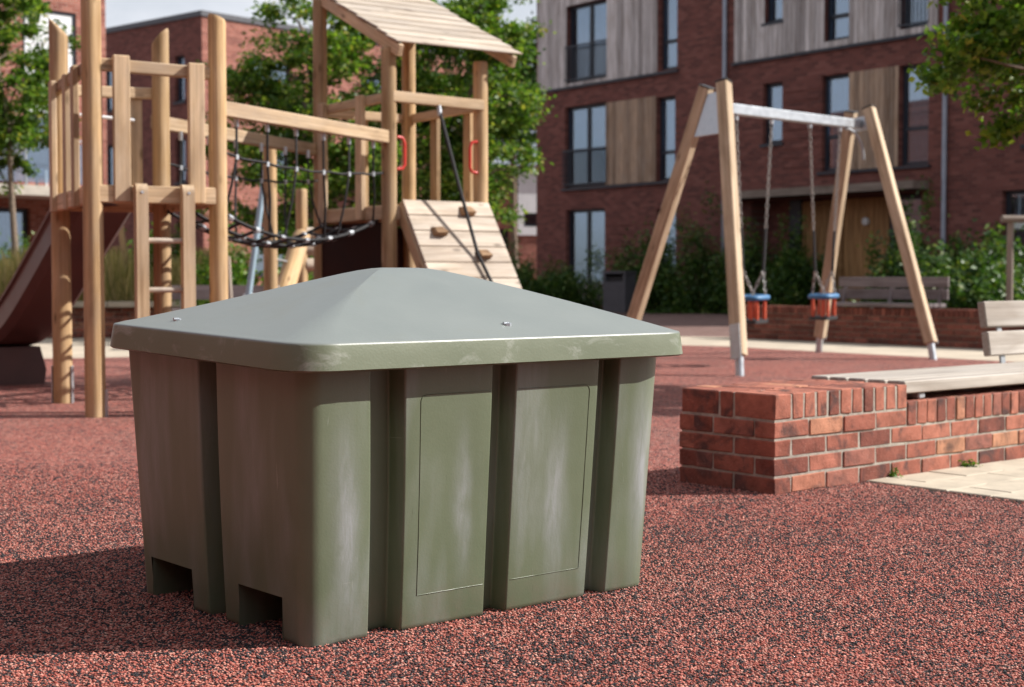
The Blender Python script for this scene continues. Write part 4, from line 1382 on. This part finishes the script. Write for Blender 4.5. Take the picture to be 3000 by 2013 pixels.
# terrace house glimpsed between the trees and the apartment block -------
th = thing('terrace_house', (-1.6, 60.0, 0), 'pinkish brick terrace house with white bay and grey roof left of the apartment block', 'house', rz=R(12))
TM = local(th)
TH_ = [(1.12, 1.50, 1.55, 2.85), (.2, .8, 3.6, 4.9)]
facade_mesh(-1.5, 1.85, 0, 5.5, TH_).build('brick_wall', M['brickB'], th, TM)
for i, h in enumerate(TH_): window(th, TM, *h, curtain=.4, seed=50 + i)
facade_mesh(1.85, 4.2, 2.6, 5.3, [(2.1, 2.75, 2.95, 3.5)]).build('white_bay', M['white'], th, TM @ Matrix.Translation((0, -.12, 0)))
window(th, TM @ Matrix.Translation((0, -.12, 0)), 2.1, 2.75, 2.95, 3.5, curtain=0, seed=55, sill=False)
MB().add([(1.85, -.05, 0), (4.2, -.05, 0), (4.2, -.05, 2.6), (1.85, -.05, 2.6)], [(0, 1, 2, 3)]).build('lower_wall', M['brickB'], th, TM)
MB().add([(1.85, -.12, 2.6), (4.2, -.12, 2.6), (4.2, .1, 2.6), (1.85, .1, 2.6)], [(0, 1, 2, 3)]).build('bay_soffit', M['white'], th, TM)
rf = MB().add([(-1.7, -.35, 5.4), (4.5, -.35, 5.4), (4.5, 3.2, 7.6), (-1.7, 3.2, 7.6), (4.5, 6.7, 5.4), (-1.7, 6.7, 5.4)], [(0, 1, 2, 3), (3, 2, 4, 5)])
rf.build('roof', M['zinc'], th, TM)
MB().box(-1.5, 4.2, .7, 6.4, 0, 5.38).build('house_core', M['brickB'], th, TM)

# ------------------------------------------------------------------ low brick walls further back
def brick_run(t, p0, p1, courses, mat, thick=.22, cap=True, z0=0.0, vis_from=0.0, vis_to=1e9):
    """bricks on the camera side of a straight wall from p0 to p1 (left to right)"""
    p0, p1 = Vector((p0[0], p0[1], 0)), Vector((p1[0], p1[1], 0))
    d = (p1 - p0); L_ = d.length; d.normalize()
    n_ = Vector((-d.y, d.x, 0))            # away from the camera
    mm = Matrix((d, n_, Zv)).transposed().to_4x4()
    m = mm.copy(); m.translation = p0
    top = courses * .075 - .01
    MB().box(.0, L_, .012, thick, -.05, z0 + top - .004).build('mortar_core', M['mortar'], t, m)
    lg = [box_mesh('brick', .215, .09, .065, .003, mat, .0015, k) for k in range(4)]
    hf = box_mesh('brick', .1025, .09, .065, .003, mat, .0015, 7)
    ed = [box_mesh('brick', .065, thick + .02, .1025, .003, mat, .0015, k) for k in range(3)]
    rg = random.Random(int(L_ * 100))
    nc = courses - (1 if cap else 0)
    for c in range(nc):
        s = 0.0
        if c % 2:
            mt = mm.copy(); mt.translation = p0 + d * .051 + n_ * .045 + Zv * (z0 + .0325 + c * .075)
            link('brick', hf, None, t, mt); s = .1125
        while s + .215 <= L_ + .01:
            if vis_from <= s <= vis_to:
                mt = mm.copy(); mt.translation = p0 + d * (s + .1075) + n_ * (.045 + rg.uniform(-.002, .002)) + Zv * (z0 + .0325 + c * .075)
                link('brick', rg.choice(lg), None, t, mt)
            s += .225
    if cap:
        s = 0.0
        while s + .065 <= L_:
            if vis_from <= s <= vis_to:
                mt = mm.copy(); mt.translation = p0 + d * (s + .0325) + n_ * (thick / 2) + Zv * (z0 + nc * .075 + .0513)
                link('brick', rg.choice(ed), None, t, mt)
            s += .075
    return m

bw = thing('low_brick_wall', (4.65, 19.85, 0), 'dark low brick wall under the grey bench behind the swings', 'brick wall')
brick_run(bw, (3.20, 21.70), (6.75, 17.16), 6, M['brickdark'])
bdw = Vector((.615, -.788, 0)); bnw = Vector((.788, .615, 0))
gbn = thing('board_bench', (4.95, 19.4, .48), 'grey board bench with a backrest on the low wall behind the swings', 'bench')
g0 = Vector((4.22, 20.39, 0)); g1 = Vector((5.32, 18.98, 0))
for v_, in ((.02,), (.16,), (.30,)):
    beam('seat_board', up(g0 + bnw * v_, .515), up(g1 + bnw * v_, .515), .125, .05, M['greybench'], gbn)
for z in (.655, .815):
    beam('back_board', up(g0 + bnw * (.36 + z * .06), z), up(g1 + bnw * (.36 + z * .06), z), .04, .14, M['greybench'], gbn)
for t_ in (.06, .5, .94):
    p_ = lerp(g0, g1, t_)
    beam('support', up(p_ + bnw * .33, .45), up(p_ + bnw * .44, .86), .05, .04, M['greybench'], gbn)
    beam('bearer', up(p_ + bnw * -.02, .475), up(p_ + bnw * .36, .475), .05, .03, M['greybench'], gbn)
bed = sheet('planting_bed', [(4.0, 21.6), (7.4, 17.3), (16, 22.0), (10.2, 29.8), (6.4, 27.0)], .02, M['soil'])

pw = thing('planter_wall', (-6.4, 21.6, 0), 'brick planter wall with a pale stone coping at the left edge, beyond the slide', 'brick wall')
brick_run(pw, (-9.2, 21.6), (-4.3, 21.9), 6, M['brick'], cap=False, vis_from=1.2)
rngc = random.Random(5)
for k in range(6):
    a = Vector((-9.2 + k * .83, 21.57 + k * .05, 0))
    beam('coping_stone', up(a, .485), up(a + Vector((.815, .05, 0)), .485), .34, .08, M['slab'], pw)
sheet('planting_bed', [(-12, 21.8), (-4.2, 22.0), (-3.2, 26.5), (-12, 27)], .40, M['soil'])

# ------------------------------------------------------------------ litter bin and other street furniture
lit = thing('litter_bin', (2.60, 36.0, 0), 'dark grey square litter bin by the shrubs left of the swing frame', 'litter bin', rz=R(-32))
LTM = local(lit)
mb = MB()
mb.box(-.30, .30, -.28, .28, .04, .78).box(-.30, -.24, -.28, .28, .78, .98).box(.24, .30, -.28, .28, .78, .98).box(-.24, .24, .22, .28, .78, .98)
mb.build('body', M['grey'], lit, LTM)
MB().box(-.32, .32, -.30, .30, .98, 1.04).build('hood', M['grey'], lit, LTM)
MB().box(-.23, .23, -.20, .21, .60, .9).build('liner', M['black'], lit, LTM)

ts = thing('tree_stake_frame', (6.55, 19.0, 0), 'wooden tree stake frame of posts and a crossbar at the right edge', 'tree stake')
for i, x_ in enumerate((6.35, 7.15)):
    log('post', (x_, 19.0 + i * .15, 0), (x_, 19.0 + i * .15, 1.66), .045, .042, M['clad_dark'], ts, seed=60 + i)
log('crossbar', (6.22, 18.93, 1.62), (7.30, 19.10, 1.62), .045, .042, M['clad_dark'], ts, seed=63)

# climbing posts and odds and ends seen below the rope bridge
cp = thing('climbing_post_frame', (-2.1, 13.4, 0), 'round timber climbing posts joined by a slanting log, below the rope bridge', 'climbing frame')
log('post', (-2.155, 13.3, -.05), (-2.155, 13.3, 2.12), .063, .060, M['post'], cp, seed=70)
log('post', (-2.06, 14.6, -.05), (-2.06, 14.6, 1.74), .060, .056, M['post'], cp, seed=71)
log('slanting_log', (-2.12, 13.45, .55), (-2.02, 14.35, 1.28), .095, .085, M['post'], cp, seed=72)
for z in (1.30, 1.16, 1.00):
    log('log_step', (-2.03, 14.62, z), (-1.80, 14.72, z), .068, .066, M['pale'], cp, seed=int(z * 100))
for z in (.55, .80, 1.05):
    MB().tube([(-2.155, 13.3, z), (-2.10, 14.0, z - .03), (-2.06, 14.6, z)], .010, 6).build('rope', M['steelgrey'], cp, Matrix(), smooth=60)

bp = thing('climbing_pole', (-2.75, 15.6, 0), 'pale blue steel pole leaning under the rope bridge', 'pole')
MB().tube([(-2.86, 15.6, 0), (-2.60, 15.75, 2.0)], .032, 10).build('shaft', mat_plain('pale_blue_paint', (.30, .42, .50), .45, 0, .1, 4, 0), bp, Matrix(), smooth=50)
MB().tube([(-2.87, 15.595, -.02), (-2.86, 15.6, .12)], .045, 10).build('sleeve', M['steelgrey'], bp, Matrix(), smooth=50)

tb = thing('bench', (-3.4, 18.4, 0), 'grey concrete and timber bench far behind the open play tower', 'bench')
TBM = local(tb) @ Matrix.Rotation(R(8), 4, 'Z')
for k in range(3): MB().box(-.9, .9, -.25 + k * .17, -.10 + k * .17, .44, .49).build('seat_board', M['greybench'], tb, TBM)
for x_ in (-.75, .55):
    MB().box(x_, x_ + .2, -.22, .2, 0, .44).build('support', M['concrete'], tb, TBM)
MB().box(-.9, .9, .24, .28, .60, .78).build('back_board', M['greybench'], tb, TBM)
for x_ in (-.7, .66): MB().box(x_, x_ + .05, .20, .24, .44, .78).build('back_post', M['steelgrey'], tb, TBM)
bl = thing('stone_block', (-2.86, 16.9, 0), 'white stone block standing below the rope bridge', 'block', rz=R(20))
me = box_mesh('stone_block', .34, .34, .70, .02, M['white'])
link('block', me, None, bl, local(bl) @ Matrix.Translation((0, 0, .34)))
sk = thing('wooden_stake', (-3.25, 17.2, 0), 'thin pale wooden stake behind the right post of the open tower', 'stake')
log('stake', (-3.22, 17.2, -.05), (-3.27, 17.2, 1.12), .022, .018, M['pale'], sk, seed=80)
sk2 = thing('wooden_stake', (-5.6, 21.9, .4), 'orange brown leaning tree stake between tower posts in the left planter', 'stake')
log('stake', (-5.72, 22.3, .35), (-5.86, 22.3, 1.75), .05, .045, M['post'], sk2, seed=81)

# ------------------------------------------------------------------ trees
def make_tree(name, base, height, crown_c, crown_r, nclump, nleaf, leaf, mat, label, group=None, trunk_r=.09, seed=0, bark='bark', clump=.42, low=0.0):
    r = np.random.default_rng(seed)
    base = Vector(base)
    t = thing(name, base, label, 'tree', group)
    cc = np.array(crown_c); cr_ = np.array(crown_r)
    cl = []
    tries = 0
    while len(cl) < nclump and tries < 9000:
        tries += 1
        d = r.normal(size=3); d /= np.linalg.norm(d)
        rad = r.uniform(.25, 1.0) ** .55
        wob = 1 + .28 * mnoise.noise(Vector(d * 1.9 + seed)) 
        p = d * rad * wob
        q = cc + p * cr_
        if q[2] < low: continue
        if all(np.linalg.norm((q - c_) / cr_) > .13 for c_ in cl): cl.append(q)
    # trunk and limbs
    tk = MB()
    top = Vector((cc[0] + r.normal() * .1, cc[1], cc[2] + cr_[2] * .55))
    lean = [base + (top - base) * k / 6 + Vector((r.normal() * .05, r.normal() * .05, 0)) * (1 if 0 < k < 6 else 0) for k in range(7)]
    lean[0] = base - Vector((0, 0, .08))
    tk.tube(lean, [trunk_r * (1.15 - .155 * k) for k in range(7)], 9)
    for i, q in enumerate(cl):
        if i % 2: continue
        qv = Vector(q)
        k = min(5.9, max(1.5, 6 * (qv.z - base.z - .35 * (Vector((qv.x, qv.y, 0)) - Vector((top.x, top.y, 0))).length) / max(.5, top.z - base.z)))
        a = lean[int(k)].lerp(lean[int(k) + 1], k - int(k))
        m_ = a.lerp(qv, .5) + Vector((0, 0, .12))
        tk.tube([a, m_, qv], [trunk_r * .34, trunk_r * .2, trunk_r * .07], 5)
    tk.build('trunk', M[bark], t, Matrix(), smooth=50)
    per_ = nleaf // max(1, len(cl))
    P = []
    for q in cl:
        s_ = clump * r.uniform(.6, 1.25)
        # every clump is a few sprays
        nsp = r.integers(4, 8)
        sc = q + r.normal(size=(nsp, 3)) * s_ * np.array((.62, .62, .42))
        for c_ in sc:
            P.append(c_ + r.normal(size=(per_ // nsp, 3)) * s_ * np.array((.27, .27, .17)))
    P = np.concatenate(P)
    link('crown', quads_mesh('crown', leafcloud(P, leaf, leaf * .62, seed + 1)), mat, t, Matrix())
    return t

make_tree('tree', (-8.05, 24.3, .4), 6, (-8.45, 24.3, 4.65), (1.35, 1.4, 2.7), 74, 36000, .092, M['leaf'], 'slim young tree in the left planter in front of the brick flats', 'trees round the playground', .055, 1, clump=.36, low=2.55)
make_tree('tree', (-3.0, 21.6, 0), 6, (-2.75, 21.6, 3.05), (1.5, 1.4, 2.15), 66, 34000, .09, M['leaf'], 'leafy tree with yellowing sprays behind the rope bridge', 'trees round the playground', .10, 2, clump=.40, low=1.05)
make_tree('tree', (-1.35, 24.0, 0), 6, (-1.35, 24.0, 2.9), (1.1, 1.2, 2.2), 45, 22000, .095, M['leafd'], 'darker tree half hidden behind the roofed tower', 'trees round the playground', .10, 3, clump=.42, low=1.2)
make_tree('tree', (-.55, 22.0, 0), 6, (-.72, 22.0, 3.45), (1.0, 1.1, 1.95), 54, 27000, .088, M['leaf'], 'green tree between the roofed tower and the apartment building', 'trees round the playground', .09, 4, clump=.36, low=1.75)
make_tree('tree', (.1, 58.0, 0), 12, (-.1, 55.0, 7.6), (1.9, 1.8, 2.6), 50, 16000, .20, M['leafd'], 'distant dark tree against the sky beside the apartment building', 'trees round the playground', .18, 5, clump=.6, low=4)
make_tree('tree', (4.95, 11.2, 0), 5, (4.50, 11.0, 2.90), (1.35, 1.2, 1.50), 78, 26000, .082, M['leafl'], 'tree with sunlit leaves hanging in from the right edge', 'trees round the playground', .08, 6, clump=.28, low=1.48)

# ------------------------------------------------------------------ shrubs, hedge and grasses
def shrub(c, rad, nleaf, leaf, mat, label, group, seed, cat='shrub', name='shrub'):
    r = np.random.default_rng(seed)
    c = Vector(c)
    t = thing(name, c, label, cat, group)
    st = MB()
    k = 16
    cl = []
    for i in range(k):
        d = r.normal(size=3); d[2] = abs(d[2]); d /= np.linalg.norm(d)
        q = np.array(c) + d * np.array(rad) * r.uniform(.35, 1.0)
        cl.append(q)
        st.tube([c + Vector((r.normal() * .06, r.normal() * .06, -.03)), c.lerp(Vector(q), .5) + Vector((0, 0, .06)), Vector(q)], [.018, .012, .004], 5)
    st.build('stems', M['bark'], t, Matrix())
    P = []
    for q in cl:
        s_ = .30 * np.array(rad) * r.uniform(.7, 1.2)
        nsp = 6
        for c_ in q + r.normal(size=(nsp, 3)) * s_:
            P.append(c_ + r.normal(size=(nleaf // (k * nsp), 3)) * s_ * .45)
    P = np.concatenate(P); P[:, 2] = np.maximum(P[:, 2], c.z + .03)
    link('foliage', quads_mesh('foliage', leafcloud(P, leaf, leaf * .55, seed)), mat, t, Matrix())
    return t
G1 = 'shrubs along the foot of the apartment building'
shr = [((.05, 40.3, 0), (.95, .7, 1.25), 'shrub at the left corner of the apartment building'),
       ((1.55, 39.4, 0), (1.0, .7, 1.15), 'shrub in front of the ground floor French window'),
       ((3.55, 38.0, 0), (.95, .6, 1.75), 'tall shrub just right of the litter bin'),
       ((4.75, 36.9, 0), (1.0, .6, 1.55), 'shrub seen between the left swing legs'),
       ((5.85, 36.0, 0), (1.0, .6, 1.5), 'shrub directly behind the front left swing leg'),
       ((6.75, 35.0, 0), (.7, .6, 1.40), 'shrub left of the apartment entrance'),
       ((8.35, 29.6, 0), (.85, .7, 1.65), 'tall loose shrub right of the apartment entrance'),
       ((7.35, 27.4, 0), (.8, .6, 1.30), 'low shrub behind the grey bench'),
       ((9.0, 27.6, 0), (.9, .7, 1.35), 'shrub below the right drainpipe'),
       ((8.2, 24.4, 0), (.95, .7, 1.10), 'shrub behind the low wall near the tree stake'),
       ((9.6, 25.8, 0), (1.0, .7, 1.30), 'dense shrub at the right edge behind the tree stake'),
       ((7.3, 22.6, 0), (.9, .6, 1.05), 'dark low shrub behind the low brick wall')]
for i, (c, rd, lb_) in enumerate(shr):
    shrub(c, rd, 8000, .115, M['shrub'], 'dark green ' + lb_, G1, 100 + i)
G2 = 'shrubs beyond the open play tower'
for i, (c, rd, lb_) in enumerate((((-5.35, 22.9, .4), (.55, .5, .95), 'bright green bush seen left of the tower ladder'),
                                 ((-4.6, 23.2, .4), (.6, .5, .9), 'bright green bush seen through the tower ladder'),
                                 ((-3.9, 19.6, 0), (.5, .5, 1.15), 'bright green bush right of the tower ladder'),
                                 ((-3.05, 20.0, 0), (.6, .5, .85), 'bright green bush under the rope bridge'))):
    shrub(c, rd, 5000, .075, M['shrubb'], lb_, G2, 130 + i)
hd = shrub((-9.0, 27.2, .3), (1.7, .35, .95), 9000, .07, M['shrubb'], 'low clipped hedge below the ground floor window of the brick flats', None, 140, 'hedge', 'hedge')

r = np.random.default_rng(9)
n_ = 9000
gx = r.uniform(-9.0, -4.6, n_); gy = r.uniform(21.9, 23.2, n_)
hh = r.uniform(.35, .78, n_) * (1 + .25 * np.sin(gx * 5))
lean_ = r.normal(size=(n_, 2)) * .16
wd = .010
v = np.empty((n_, 4, 3))
b0 = np.stack([gx, gy, np.full(n_, .38)], 1)
v[:, 0] = b0 + np.array((-wd, 0, 0)); v[:, 1] = b0 + np.array((wd, 0, 0))
tip = b0 + np.stack([lean_[:, 0], lean_[:, 1], hh], 1)
v[:, 2] = tip + np.array((wd * .5, 0, 0)); v[:, 3] = tip + np.array((-wd * .5, 0, 0))
og = link('ornamental_grass', quads_mesh('ornamental_grass', v.reshape(-1, 3)), M['straw'])
tag(og, 'straw coloured ornamental grass filling the left planter', 'grass', kind='stuff')
